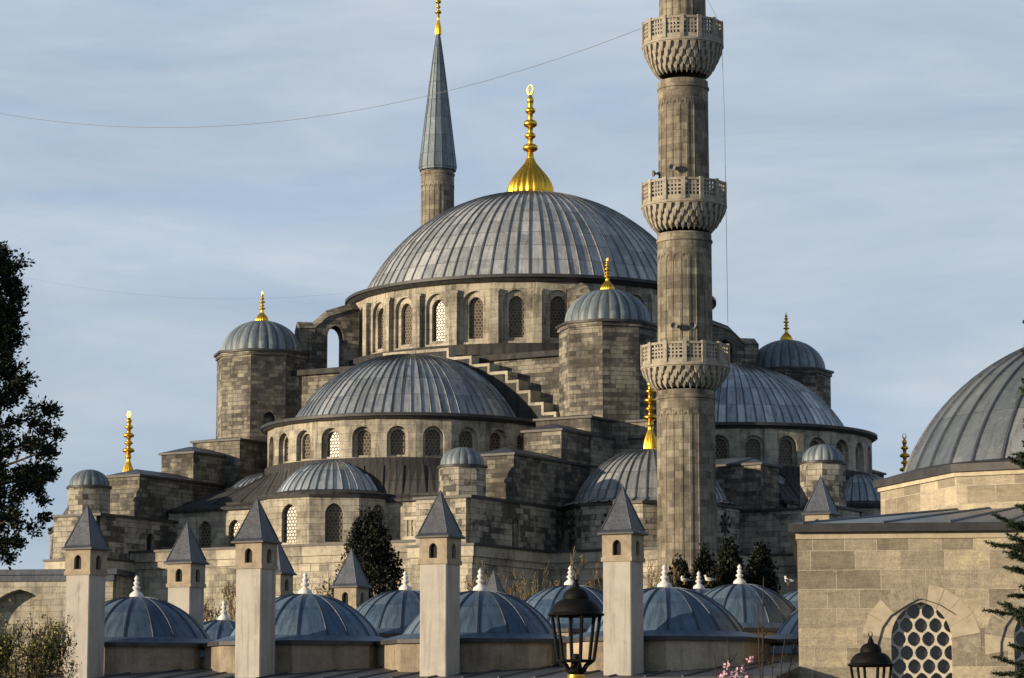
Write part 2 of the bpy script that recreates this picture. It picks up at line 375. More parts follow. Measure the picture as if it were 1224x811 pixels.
class MB:
    """collects faces of one mesh with UVs"""
    def __init__(s):
        s.v = []
        s.f = []
        s.uv = []
        s.mi = []
        s.key = {}
    def vid(s, p):
        k = (round(p[0], 4), round(p[1], 4), round(p[2], 4))
        i = s.key.get(k)
        if i is None:
            i = len(s.v)
            s.key[k] = i
            s.v.append((p[0], p[1], p[2]))
        return i
    def poly(s, pts, uv=None, mi=0):
        ids = []
        us = []
        if uv is None:
            nx = ny = nz = 0.0
            for a, b in zip(pts, list(pts[1:]) + [pts[0]]):
                nx += (a[1] - b[1]) * (a[2] + b[2])
                ny += (a[2] - b[2]) * (a[0] + b[0])
                nz += (a[0] - b[0]) * (a[1] + b[1])
            l = math.sqrt(nx * nx + ny * ny + nz * nz) or 1
            if abs(nz) / l > 0.97:
                uv = [(p[0], p[1]) for p in pts]
            else:
                h = math.hypot(nx, ny) or 1
                tx, ty = -ny / h, nx / h
                k = l / h
                uv = [(p[0] * tx + p[1] * ty, p[2] * k) for p in pts]
        for p, u in zip(pts, uv):
            i = s.vid(p)
            if i in ids:
                continue
            ids.append(i)
            us.append(u)
        if len(ids) >= 3:
            s.f.append(ids)
            s.uv.append(us)
            s.mi.append(mi)
    def build(s, name, mats, parent=None, loc=(0, 0, 0), rotz=0.0, smooth=None):
        me = bpy.data.meshes.new(name)
        me.from_pydata(s.v, [], s.f)
        l = me.uv_layers.new(name='UVMap')
        l.data.foreach_set('uv', [c for us in s.uv for u in us for c in u])
        if not isinstance(mats, (list, tuple)):
            mats = [mats]
        for m in mats:
            me.materials.append(m)
        me.polygons.foreach_set('material_index', s.mi)
        if smooth is not None:
            me.polygons.foreach_set('use_smooth', [True] * len(s.f))
            me.set_sharp_from_angle(angle=R(smooth))
        me.update()
        return link(name, me, parent, loc, rotz)
    # ---- shapes
    def box(s, x0, x1, y0, y1, z0, z1, mi=0):
        s.prism([(x0, y0), (x1, y0), (x1, y1), (x0, y1)], z0, z1, mi=mi)
    def obox(s, c, t, hw, hd, z0, z1, mi=0):
        """box centred at c (2D), along direction t (half length hw), half depth hd"""
        n = (t[1], -t[0])
        q = [(c[0] + t[0] * a * hw + n[0] * b * hd, c[1] + t[1] * a * hw + n[1] * b * hd) for a, b in ((-1, 1), (1, 1), (1, -1), (-1, -1))]
        s.prism(q, z0, z1, mi=mi)
    def prism(s, q, z0, z1, top=True, bottom=True, mi=0):
        n = len(q)
        for i in range(n):
            a, b = q[i], q[(i + 1) % n]
            s.poly([(*a, z0), (*b, z0), (*b, z1), (*a, z1)], mi=mi)
        if top:
            s.poly([(*p, z1) for p in q], mi=mi)
        if bottom:
            s.poly([(*p, z0) for p in reversed(q)], mi=mi)
    def lathe(s, prof, n=32, t0=-PI, t1=PI, c=(0, 0), angs=None, uscale=None, mi=0, N=None):
        """prof: (r, z) rising; angs: list of (theta, dr, k); theta 0 faces -y and grows towards +x"""
        full = abs((t1 - t0) - 2 * PI) < 1e-6
        if angs is None:
            angs = [(t0 + (t1 - t0) * i / n, 0, 0) for i in range(n + 1)]
        m = len(prof)
        nr = []
        for j in range(m):
            a = prof[max(0, j - 1)]
            b = prof[min(m - 1, j + 1)]
            dx, dz = b[0] - a[0], b[1] - a[1]
            l = math.hypot(dx, dz) or 1
            nr.append((dz / l, -dx / l))
        arc = [0]
        for j in range(1, m):
            arc.append(arc[-1] + math.hypot(prof[j][0] - prof[j - 1][0], prof[j][1] - prof[j - 1][1]))
        rmax = max(p[0] for p in prof)
        grid = []
        for th, dr, k in [a_[:3] for a_ in angs]:
            col = []
            for (r, z), (a, b) in zip(prof, nr):
                kk = min(1.0, r / (0.25 * rmax)) if rmax > 0 else 1
                rr = max(0.0, (r + dr * a * kk) * (1 + k))
                col.append((c[0] + rr * math.sin(th), c[1] - rr * math.cos(th), z + dr * b * kk))
            grid.append(col)
        for i in range(len(angs) - 1):
            u0 = angs[i][0] * (N / (2 * PI) if N else (uscale or rmax))
            u1 = angs[i + 1][0] * (N / (2 * PI) if N else (uscale or rmax))
            if N and len(angs[i]) > 3:
                u0, u1 = angs[i][3], angs[i + 1][3]
            for j in range(m - 1):
                va, vb = (arc[j], arc[j + 1]) if N else ((prof[j][1], prof[j + 1][1]) if abs(prof[j + 1][1] - prof[j][1]) > 1e-4 else (arc[j], arc[j + 1]))
                s.poly([grid[i][j], grid[i + 1][j], grid[i + 1][j + 1], grid[i][j + 1]],
                       [(u0, va), (u1, va), (u1, vb), (u0, vb)], mi)
    def tube(s, pts, rad, n=6, mi=0, up=(0.13, 0.21, 0.97)):
        pts = [Vector(p) for p in pts]
        rings = []
        up = Vector(up)
        for i, p in enumerate(pts):
            d = (pts[min(i + 1, len(pts) - 1)] - pts[max(i - 1, 0)])
            if d.length < 1e-6:
                d = Vector((0, 0, 1))
            d.normalize()
            a = d.cross(up)
            if a.length < 0.05:
                a = d.cross(Vector((1, 0, 0)))
            a.normalize()
            b = d.cross(a)
            r = rad[i] if isinstance(rad, (list, tuple)) else rad
            rings.append([tuple(p + a * (r * math.cos(2 * PI * k / n)) + b * (r * math.sin(2 * PI * k / n))) for k in range(n)])
        for i in range(len(rings) - 1):
            for k in range(n):
                k2 = (k + 1) % n
                s.poly([rings[i][k], rings[i][k2], rings[i + 1][k2], rings[i + 1][k]], [(0, i), (1, i), (1, i + 1), (0, i + 1)], mi)
        s.poly(list(reversed(rings[0])), [(0, 0)] * n, mi)
        s.poly(rings[-1], [(0, 0)] * n, mi)
    def bay(s, p0, p1, z0, z1, ops, depth, u0=0.0, mi=0):
        """flat wall from p0 to p1 (outside on the right hand of travel seen from above) with arched openings"""
        L = math.hypot(p1[0] - p0[0], p1[1] - p0[1])
        t = ((p1[0] - p0[0]) / L, (p1[1] - p0[1]) / L)
        n = (t[1], -t[0])
        def P(u, z, d=0.0):
            return (p0[0] + t[0] * u - n[0] * d, p0[1] + t[1] * u - n[1] * d, z)
        def q(c):
            s.poly([P(*a) for a in c], [(u0 + a[0], a[1]) for a in c], mi)
        cur = 0.0
        for (uc, w, zb, zs, kind) in sorted(ops):
            a = arch(uc, w, zs, kind)
            if uc - w / 2 > cur + 1e-5:
                q([(cur, z0), (uc - w / 2, z0), (uc - w / 2, z1), (cur, z1)])
            if zb > z0 + 1e-4:
                q([(uc - w / 2, z0), (uc + w / 2, z0), (uc + w / 2, zb), (uc - w / 2, zb)])
            for i in range(len(a) - 1):
                q([a[i], a[i + 1], (a[i + 1][0], z1), (a[i][0], z1)])
            path = [(uc - w / 2, zb)] + a + [(uc + w / 2, zb)]
            for i in range(len(path)):
                c, d = path[i], path[(i + 1) % len(path)]
                s.poly([P(*c), P(*d), P(*d, depth), P(*c, depth)], mi=mi)
            cur = uc + w / 2
        if cur < L - 1e-5:
            q([(cur, z0), (L, z0), (L, z1), (cur, z1)])
    def pane(s, p0, p1, op, depth, mi=0):
        L = math.hypot(p1[0] - p0[0], p1[1] - p0[1])
        t = ((p1[0] - p0[0]) / L, (p1[1] - p0[1]) / L)
        n = (t[1], -t[0])
        uc, w, zb, zs, kind = op
        path = [(uc - w / 2, zb), (uc + w / 2, zb)] + list(reversed(arch(uc, w, zs, kind)))
        s.poly([(p0[0] + t[0] * u - n[0] * depth, p0[1] + t[1] * u - n[1] * depth, z) for u, z in path], [(u - uc, z - zb) for u, z in path], mi)

def arch(uc, w, zs, kind='point', n=8):
    """points of an arch head from its left to its right springing"""
    pts = []
    h = w / 2
    if kind == 'flat':
        return [(uc - h, zs), (uc + h, zs)]
    if kind == 'round':
        for i in range(2 * n + 1):
            a = PI - PI * i / (2 * n)
            pts.append((uc + h * math.cos(a), zs + h * math.sin(a)))
        return pts
    k = {'point': 0.62, 'low': 0.66}[kind] * w
    off = k - h
    top = math.acos(off / k)
    sq = 0.8 if kind == 'low' else 1.0
    for i in range(n + 1):
        a = top * i / n
        pts.append((uc + off - k * math.cos(a), zs + sq * k * math.sin(a)))
    for i in range(n - 1, -1, -1):
        a = top * i / n
        pts.append((uc - off + k * math.cos(a), zs + sq * k * math.sin(a)))
    return pts

def link(name, data, parent=None, loc=(0, 0, 0), rotz=0.0):
    o = bpy.data.objects.new(name, data)
    C.objects.link(o)
    if parent:
        o.parent = parent
    o.location = loc
    o.rotation_euler = (0, 0, rotz)
    return o

def tag(o, label, cat, group=None):
    o['label'] = label
    o['category'] = cat
    if group:
        o['group'] = group
    return o

def thing(name, label, cat, loc=(0, 0, 0), rotz=0.0, group=None):
    o = bpy.data.objects.new(name, None)
    o.empty_display_size = 0.5
    C.objects.link(o)
    o.location = loc
    o.rotation_euler = (0, 0, rotz)
    return tag(o, label, cat, group)

def cap_prof(r, h, z, n=14, r1=0.0):
    """circular dome profile of base radius r, rise h, starting at height z"""
    Rr = (r * r + h * h) / (2 * h)
    zc = z + h - Rr
    a0 = math.atan2(z - zc, r)
    a1 = PI / 2 if r1 <= 0 else math.acos(r1 / Rr)
    return [(max(0.0, Rr * math.cos(a0 + (a1 - a0) * i / n)), zc + Rr * math.sin(a0 + (a1 - a0) * i / n)) for i in range(n + 1)]

def rib_angs(N, w, h, t0=-PI, t1=PI, sub=1):
    step = 2 * PI / N
    out = []
    k0 = math.floor(t0 / step + 0.5)
    k1 = math.floor(t1 / step + 0.5)
    jr = random.Random(N * 31 + int(h * 1000))
    jit = {k % N: jr.uniform(-0.09, 0.09) * step for k in range(k0, k1 + 2)}
    for k in range(k0, k1 + 1):
        c = k * step + jit[k % N]
        cn = (k + 1) * step + jit[(k + 1) % N]
        hh = h * (0.8 + 4.0 * abs(jit[k % N]) / step)
        for d, e in ((-w, 0), (-w * 0.55, hh), (w * 0.55, hh), (w, 0)):
            out.append((c + d, e, 0, k + d / step))
        for q in range(1, sub + 1):
            f = q / (sub + 1)
            out.append((c + w + (cn - c - 2 * w) * f, -0.012 * (q % 2), 0, k + w / step + (1 - 2 * w / step) * f))
    if t1 - t0 > 2 * PI - 1e-6:
        out = [a for a in out if t0 - 1e-9 <= a[0] - 1e-9 < t1 - step * 0.3]
        out.append((out[0][0] + 2 * PI, out[0][1], 0, out[0][3] + N))
    return out

def lobe_angs(N, amp, sub=6):
    n = N * sub
    return [(-PI + 2 * PI * i / n, 0, amp * abs(math.sin(PI * i / sub)) - amp) for i in range(n + 1)]

def finial(parent, x, y, z, h, rotz=0.0, bell=0.225, fat=1.0):
    """gilded finial: fluted bell, stacked bulbs, ring crescent on top"""
    m = MB()
    bp = [(bell * 0.97, -0.03), (bell * 1.03, 0.0), (bell * 1.06, 0.03), (bell * 1.03, 0.075), (bell * 0.95, 0.12), (bell * 0.81, 0.165), (bell * 0.62, 0.21), (bell * 0.43, 0.252), (bell * 0.27, 0.29), (0.034 * fat, 0.33)]
    m.lathe([(r * h, zz * h) for r, zz in bp], angs=lobe_angs(20, 0.07, 6))
    pr = [(0.032 * fat, 0.325), (0.027 * fat, 0.375)]
    for zc, r, hh in ((0.42, 0.066, 0.035), (0.525, 0.046, 0.026), (0.63, 0.060, 0.034), (0.745, 0.044, 0.026), (0.835, 0.030, 0.022)):
        r *= fat
        nk = 0.022 * fat
        pr += [(nk, zc - hh * 1.15)] + [(nk + (r - nk) * math.cos(q_), zc + hh * math.sin(q_) * (0.85 if q_ < 0 else 1.0)) for q_ in [R(-75 + 15 * w_) for w_ in range(11)]] + [(nk * 0.9, zc + hh * 1.2)]
    pr += [(0.014, 0.885), (0.010, 0.90)]
    m.lathe([(r * h, zz * h) for r, zz in pr], 16)
    # crescent, nearly a closed ring
    cr = []
    rr = []
    for i in range(17):
        a = -PI / 2 + R(9) + (2 * PI - R(18)) * i / 16
        b = a + PI
        cr.append((0.027 * h * math.cos(b), 0, 0.93 * h + 0.042 * h * math.sin(b)))
        rr.append(h * (0.002 + 0.0085 * math.sin(PI * i / 16) ** 1.3))
    m.tube(cr, rr, 6, up=(0.01, 1.0, 0.02))
    return m.build('finial', M['gold'], parent, (x, y, z), rotz, smooth=50)

def hip_roof(m, x0, x1, y0, y1, z, rise, ov=0.15, edge=0.14, mi=0, mi_edge=1):
    x0 -= ov; x1 += ov; y0 -= ov; y1 += ov
    m.box(x0, x1, y0, y1, z, z + edge, mi=mi_edge)
    zz = z + edge + 0.002
    q = [(x0 + .02, y0 + .02, zz), (x1 - .02, y0 + .02, zz), (x1 - .02, y1 - .02, zz), (x0 + .02, y1 - .02, zz)]
    h = min(x1 - x0, y1 - y0) / 2
    if (y1 - y0) >= (x1 - x0):
        a = ((x0 + x1) / 2, y0 + h, zz + rise)
        b = ((x0 + x1) / 2, y1 - h * 0.2, zz + rise)
        m.poly([q[0], q[1], a], mi=mi); m.poly([q[1], q[2], b, a], mi=mi); m.poly([q[2], q[3], b], mi=mi); m.poly([q[3], q[0], a, b], mi=mi)
    else:
        a = (x0 + h, (y0 + y1) / 2, zz + rise)
        b = (x1 - h, (y0 + y1) / 2, zz + rise)
        m.poly([q[0], q[1], b, a], mi=mi); m.poly([q[1], q[2], b], mi=mi); m.poly([q[2], q[3], a, b], mi=mi); m.poly([q[3], q[0], a], mi=mi)

def ring_window(name, r, w, zb, zs, kind, depth, mat):
    """window pane mesh facing -y at distance r - depth, shared by the whole ring"""
    m = MB()
    m.pane((-w / 2, -(r - depth)), (w / 2, -(r - depth)), (w / 2, w, zb, zs, kind), 0)
    me = bpy.data.meshes.new(name)
    me.from_pydata(m.v, [], m.f)
    l = me.uv_layers.new(name='UVMap')
    l.data.foreach_set('uv', [c for us in m.uv for u in us for c in u])
    me.materials.append(mat)
    return me

def ring_wall(m, r, c, k0, k1, step, z0, z1, outer, inner, d1, d2, blank=None):
    """polygonal ring of bays k0..k1, each a niche within which a smaller window opens; r is the apothem"""
    Rr = r / math.cos(step / 2)
    for k in range(k0, k1 + 1):
        a0, a1 = (k - 0.5) * step, (k + 0.5) * step
        p0 = (c[0] + Rr * math.sin(a0), c[1] - Rr * math.cos(a0))
        p1 = (c[0] + Rr * math.sin(a1), c[1] - Rr * math.cos(a1))
        L = 2 * Rr * math.sin(step / 2)
        w, zb, zs, kind = outer
        if blank and k in blank:
            m.bay(p0, p1, z0, z1, [], 0, u0=k * L)
            continue
        m.bay(p0, p1, z0, z1, [(L / 2, w, zb, zs, kind)], d1, u0=k * L)
        if inner:
            n = (math.sin(k * step), -math.cos(k * step))
            q0 = (p0[0] - n[0] * d1, p0[1] - n[1] * d1)
            q1 = (p1[0] - n[0] * d1, p1[1] - n[1] * d1)
            w2, zb2, zs2, kind2 = inner
            e = (L - w * 1.08) / 2
            t = ((q1[0] - q0[0]) / L, (q1[1] - q0[1]) / L)
            q0b = (q0[0] + t[0] * e, q0[1] + t[1] * e)
            q1b = (q1[0] - t[0] * e, q1[1] - t[1] * e)
            m.bay(q0b, q1b, zb - 0.02, min(z1 - 0.01, zs + w * 0.75), [((L - 2 * e) / 2, w2, zb2, zs2, kind2)], d2, u0=k * L + 0.3)

# ------------------------------------------------------------------ ground
g = MB()
g.poly([(-4000, -400, 0), (4000, -400, 0), (4000, 6000, 0), (-4000, 6000, 0)])
gt = NT('park_ground')
gp = gt.pos()
gc = gt.mix(gt.ramp(gt.noise(gp, 0.08, 6, 0.6), [(0.42, 0), (0.58, 1)]), (0.035, 0.05, 0.02, 1), (0.11, 0.10, 0.085, 1))
gt.fin(gt.mix(0.4, gc, gt.ramp(gt.noise(gp, 3, 5, 0.7), [(0.3, 0.5), (0.7, 1.3)]), 'MULTIPLY'), 0.95, 0, 0.1)
go = g.build('ground', gt.m)
go['kind'] = 'structure'

# ------------------------------------------------------------------ the mosque
PHI = R(30.5)
CX, CY = 1.35, 200.0
mosque = thing('mosque', 'great grey stone mosque with cascading lead domes and gilded finials', 'mosque', (CX, CY, 0), -PHI)

def mosque_world(a, b):
    return (CX - a * math.sin(PHI) + b * math.cos(PHI), CY - a * math.cos(PHI) - b * math.sin(PHI))

# main dome
DZ = 32.3
m = MB()
m.lathe(cap_prof(12.2, 7.95, DZ + 0.25, 20, 1.2), angs=rib_angs(84, 0.007, 0.07, sub=1), N=84)
dome = m.build('main_dome', M['lead_main'], mosque, smooth=40)
finial(dome, 0, 0, DZ + 8.05, 8.6, bell=0.19)
# its drum with a ring of 28 windows
m = MB()
st = 2 * PI / 28
ring_wall(m, 12.85, (0, 0), 0, 27, st, 27.6, DZ - 0.35, (1.75, 27.9, 30.55, 'round'), (1.05, 28.15, 30.4, 'point'), 0.22, 0.3, range(10, 20))
for k in range(28):
    a = (k + 0.5) * st
    c = (13.05 * math.sin(a), -13.05 * math.cos(a))
    m.obox(c, (math.cos(a), math.sin(a)), 0.30, 0.20, 27.6, 31.3)
    c2 = (13.0 * math.sin(a), -13.0 * math.cos(a))
    m.obox(c2, (math.cos(a), math.sin(a)), 0.36, 0.22, 31.302, 31.5)
drum = m.build('dome_drum', M['drum'], mosque)
m = MB()
m.lathe([(12.8, DZ - 0.36), (13.15, DZ - 0.30), (13.35, DZ - 0.1), (13.5, DZ - 0.08), (13.5, DZ + 0.12), (13.3, DZ + 0.17), (12.0, DZ + 0.3)], 112)
m.build('cornice', M['lead_edge'], drum, smooth=30)
wm = ring_window('window', 12.85, 1.08, 28.13, 30.4, 'point', 0.5, M['lat'])
for k in range(-8, 10):
    link('window', wm, drum, (0, 0, 0), k * st)

# central cube under the drum, with its lead roof
HB = 14.2
m = MB()
m.box(-HB, HB, -HB, HB, 9, 26.3)
m.build('central_block', M['old'], mosque)
m = MB()
def sq(th, h):
    s_, c_ = math.sin(th), -math.cos(th)
    k = h / max(abs(s_), abs(c_))
    return (s_ * k, c_ * k)
NQ = 96
for i in range(NQ):
    a0, a1 = 2 * PI * i / NQ + PI / 4, 2 * PI * (i + 1) / NQ + PI / 4
    i0, i1 = (12.6 * math.sin(a0), -12.6 * math.cos(a0)), (12.6 * math.sin(a1), -12.6 * math.cos(a1))
    o0, o1 = sq(a0, HB + 0.3), sq(a1, HB + 0.3)
    m0, m1 = (13.6 * math.sin(a0), -13.6 * math.cos(a0)), (13.6 * math.sin(a1), -13.6 * math.cos(a1))
    u0, u1 = i * 1.0, i + 1.0
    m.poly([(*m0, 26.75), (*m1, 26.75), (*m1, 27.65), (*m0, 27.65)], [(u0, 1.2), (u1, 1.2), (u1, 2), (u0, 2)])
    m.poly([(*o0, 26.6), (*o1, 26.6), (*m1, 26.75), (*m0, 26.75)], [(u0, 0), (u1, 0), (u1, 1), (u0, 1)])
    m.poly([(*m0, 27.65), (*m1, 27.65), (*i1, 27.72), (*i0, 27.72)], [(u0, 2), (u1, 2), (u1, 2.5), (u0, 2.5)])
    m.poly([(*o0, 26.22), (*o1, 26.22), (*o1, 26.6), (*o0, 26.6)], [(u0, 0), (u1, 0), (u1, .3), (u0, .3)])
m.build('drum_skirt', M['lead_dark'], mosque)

def octagon(c, r, rot=PI / 8):
    return [(c[0] + r * math.sin(rot + i * PI / 4), c[1] - r * math.cos(rot + i * PI / 4)) for i in range(8)]

def small_dome(parent, name, c, zb, r, h, lobes, amp=0.055, mat='lead_small', eave=None, sides=8, rot=PI / 8):
    m = MB()
    if eave:
        q = [(c[0] + eave * math.sin(rot + i * 2 * PI / sides), c[1] - eave * math.cos(rot + i * 2 * PI / sides)) for i in range(sides)]
        m.prism(q, zb - 0.02, zb + 0.14, mi=1)
    pr = [(r, zb + 0.14)] + [(r * math.cos(PI / 2 * i / 12), zb + 0.25 + (h - 0.25) * math.sin(PI / 2 * i / 12)) for i in range(13)]
    m.lathe(pr, c=c, angs=lobe_angs(lobes, amp * 0.75), N=lobes)
    return m.build(name, [M[mat], M['lead_edge']], parent, smooth=50)

# weight towers and flying buttresses (the fourth pair stands behind the dome)
S = 13.95
for (ax, ay) in ((-1, -1), (1, -1), (1, 1)):
    c = (ax * S, ay * S)
    m = MB()
    q = octagon(c, 3.22)
    for i in range(8):
        m.bay(q[i], q[(i + 1) % 8], 10, 27.85, [(1.35, 0.85, 22.05, 23.1, 'point')] if i == 0 and ax == -1 else [], 0.4)
    qc = octagon(c, 3.34)
    m.prism(qc, 27.6, 27.86)
    tw = m.build('weight_tower', M['old'], mosque)
    if ax == -1:
        p = MB()
        p.pane(q[0], q[1], (1.35, 0.9, 22.0, 23.1, 'point'), 0.38)
        p.build('doorway', M['void'], tw)
    small_dome(tw, 'tower_dome', c, 27.88, 2.86, 2.55, 24, 0.05, eave=3.48)
    finial(tw, c[0], c[1], 30.35, 2.25, bell=0.20, fat=1.65)
    # flying buttress along the diagonal
    d = (ax / math.sqrt(2), ay / math.sqrt(2))
    tt = (-d[1], d[0])
    m = MB()
    hw = 0.85
    def fb(r, s_, z):
        return (d[0] * r + tt[0] * s_ * hw, d[1] * r + tt[1] * s_ * hw, z)
    # outline in (r, z): outer edge then the arched opening
    op = [(15.15, 26.5), (15.15, 29.3)] + [(14.58 + 0.57 * math.cos(a), 29.3 + 0.85 * math.sin(a)) for a in [PI * i / 8 for i in range(1, 8)]] + [(14.0, 29.3), (14.0, 26.5)]
    top = lambda r: 31.35 if r <= 13.4 else (31.35 - (r - 13.4) * 0.33 if r < 16.1 else 29.9)
    cols = [12.9, 13.4, 14.0] + [14.58 - 0.57 * math.cos(PI * i / 8) for i in range(1, 8)] + [15.15, 16.1, 16.11, 17.2]
    def low(r):
        if 14.0 <= r <= 15.15:
            x = (r - 14.58) / 0.575
            return 29.3 + 0.85 * math.sqrt(max(0, 1 - x * x))
        return 26.4
    for i in range(len(cols) - 1):
        r0, r1 = cols[i], cols[i + 1]
        inside = 14.0 - 1e-6 <= r0 and r1 <= 15.15 + 1e-6
        l0, l1 = (low(r0), low(r1)) if inside else (26.4, 26.4)
        for s_ in (-1, 1):
            m.poly([fb(r0, s_, l0), fb(r1, s_, l1), fb(r1, s_, top(r1)), fb(r0, s_, top(r0))])
            m.poly([fb(r0, s_ * 1.12, top(r0)), fb(r1, s_ * 1.12, top(r1)), fb(r1, 0, top(r1) + 0.55), fb(r0, 0, top(r0) + 0.55)])
            m.poly([fb(r0, s_ * 1.12, top(r0)), fb(r1, s_ * 1.12, top(r1)), fb(r1, s_, top(r1)), fb(r0, s_, top(r0))])
        m.poly([fb(r0, -1, l0), fb(r1, -1, l1), fb(r1, 1, l1), fb(r0, 1, l0)])
    for rr_ in (14.0, 15.15):
        m.poly([fb(rr_, -1, 26.4), fb(rr_, 1, 26.4), fb(rr_, 1, 29.3), fb(rr_, -1, 29.3)])
    for rr_ in (12.9, 17.2, 16.105):
        m.poly([fb(rr_, -1, 26.4), fb(rr_, 1, 26.4), fb(rr_, 1.12, top(rr_)), fb(rr_, 0, top(rr_) + 0.55), fb(rr_, -1.12, top(rr_))])
    m.build('flying_buttress', M['old'], mosque)
    # lead-covered wall between tower and central cube
    m = MB()
    m.obox((d[0] * 18.2, d[1] * 18.2), tt, 2.6, 2.4, 20, 26.2)
    m.build('pier_wall', M['old'], mosque)

A0 = 16.15
def arm(rot, sh, tz):
    """one side of the mosque, built facing -y: stepped arch, semi-dome, exedrae, stepped buttresses"""
    c = (0, -A0)
    # stepped extrados of the great arch
    lv = [(2.6, 27.1), (4.4, 26.45), (5.8, 25.85), (7.2, 25.25), (8.05, 24.6), (8.95, 23.85), (9.95, 23.0), (10.9, 22.3)]
    m = MB()
    yb, yf = -HB + 0.1, -15.45
    def step_poly(ins):
        L = []
        prev = None
        for b_, z in lv:
            L.append((b_ - ins, z - ins))
        return L
    prevb = 0
    for i, (b_, z) in enumerate(lv):
        for s_ in (-1, 1):
            x0, x1 = (prevb, b_) if s_ > 0 else (-b_, -prevb)
            yk = yb if z < 26.2 else -HB - 0.33
            m.box(x0, x1, yf, yk, 18, z)
            # stone nosing on each step
            m.box(x0 - 0.04, x1 + 0.04, yf - 0.10, yk - 0.02, z - 0.15, z + 0.05)
            zn = lv[i + 1][1] if i + 1 < len(lv) else 21.9
            xe = (b_ - 0.13, b_ + 0.045) if s_ > 0 else (-b_ - 0.045, -b_ + 0.13)
            m.box(xe[0], xe[1], yf - 0.09, yk - 0.04, zn - 0.1, z - 0.02)
        prevb = b_
    aw = m.build('stepped_arch', M['trim'], mosque, rotz=rot)
    m = MB()
    prevb = 0
    for b_, z in lv:
        for s_ in (-1, 1):
            x0, x1 = (prevb - (0.13 if prevb else 0), b_ - 0.14) if s_ > 0 else (-b_ + 0.14, -prevb + (0.13 if prevb else 0))
            m.box(x0, x1, yf - 0.05, yf + 0.1, 18, z - 0.16)
        prevb = b_
    m.build('lead_facing', M['lead_dark'], aw)
    # semi-dome
    m = MB()
    m.lathe(cap_prof(8.0, 4.9, 21.85, 16), c=c, angs=rib_angs(76, 0.008, 0.065, -R(104), R(104), sub=1), N=76)
    m.build('semi_dome', M['lead_semi'], mosque, rotz=rot, smooth=40)
    m = MB()
    st2 = R(13.85)
    ring_wall(m, 9.55, c, -7, 7, st2, 18.3, 21.4, (1.38, 18.95, 20.25, 'round'), (0.96, 19.1, 20.25, 'round'), 0.32, 0.2)
    dr = m.build('semi_dome_drum', M['drum'], mosque, rotz=rot)
    m = MB()
    m.lathe([(9.5, 21.36), (9.8, 21.42), (9.9, 21.55), (10.02, 21.56), (10.02, 21.74), (9.9, 21.78), (7.9, 21.95)], 80, -R(104), R(104), c=c)
    m.build('cornice', M['lead_edge'], dr, smooth=30)
    wm2 = ring_window('window', 9.55, 0.98, 19.08, 20.25, 'round', 0.5, M['lat'])
    for k in range(-6, 7):
        link('window', wm2, dr, (c[0], c[1], 0), k * st2)
    # arm block and its lead skirt
    AX, AY = 12.6, 26.1
    m = MB()
    cells = [(-x, 0.95, 13.1, 14.6, 'point') for x in ()]
    m.bay((-AX, -AY), (AX, -AY), 12, 15.9, [(AX + x, 0.95, 13.2, 14.7, 'point') for x in (-9.6, -7.2, 7.2, 9.6)], 0.35)
    m.box(-AX, AX, -AY + 0.36, -HB, 9, 15.88)
    ab = m.build('arm_wall', M['pale'], mosque, rotz=rot)
    for x in (-9.6, -7.2, 7.2, 9.6):
        p = MB()
        p.pane((-0.5, 0), (0.5, 0), (0.5, 0.97, 13.2, 14.7, 'point'), 0)
        p.build('window', M['lat'], ab, (x, -AY + 0.3, 0))
    m = MB()
    n_ = 72
    for i in range(n_):
        t0 = -PI / 2 + PI * i / n_
        t1 = -PI / 2 + PI * (i + 1) / n_
        def outp(t, z, e):
            s_, q_ = math.sin(t), -math.cos(t)
            k = min((AX + e) / max(1e-6, abs(s_)), (AY - A0 + e) / max(1e-6, abs(q_)))
            return (c[0] + s_ * k, c[1] + q_ * k, z)
        def inp(t, r, z, w_=0.0):
            return (c[0] + r * math.sin(t), c[1] - r * math.cos(t), z)
        rows = [lambda t: outp(t, 15.9, 0.25), lambda t: outp(t, 16.1, 0.25), lambda t: outp(t, 16.45, -0.6), lambda t: inp(t, 9.75, 18.35), lambda t: inp(t, 9.75, 18.9), lambda t: inp(t, 9.4, 18.95)]
        for j in range(5):
            m.poly([rows[j](t0), rows[j](t1), rows[j + 1](t1), rows[j + 1](t0)], [(i, j), (i + 1, j), (i + 1, j + 1), (i, j + 1)])
        if i % 3 == 0:
            a_, b_ = Vector(rows[2](t0)), Vector(rows[3](t0))
            m.tube([a_ + Vector((0, 0, .03)), b_ + Vector((0, 0, .03))], 0.07, 5)
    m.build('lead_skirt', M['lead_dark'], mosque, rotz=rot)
    # exedrae
    for ang, er, zz in ((0, 3.5, 16.7), (-R(57), 3.4, 16.6), (R(57), 3.4, 16.6)):
        ec = (c[0] + 9.3 * math.sin(ang), c[1] - 9.3 * math.cos(ang))
        m = MB()
        pr = cap_prof(er, 2.15, zz, 12)
        m.lathe(pr, c=ec, angs=[(a_[0] + ang,) + a_[1:] for a_ in rib_angs(40, 0.016, 0.06, -R(100), R(100))], N=40)
        m.lathe([(er + 1.35, 16.25), (er + 1.35, 16.42), (er, zz)], 40, ang - R(100), ang + R(100), c=ec, mi=1)
        ed = m.build('exedra_dome', [M['lead_semi'], M['lead_dark']], mosque, rotz=rot, smooth=40)
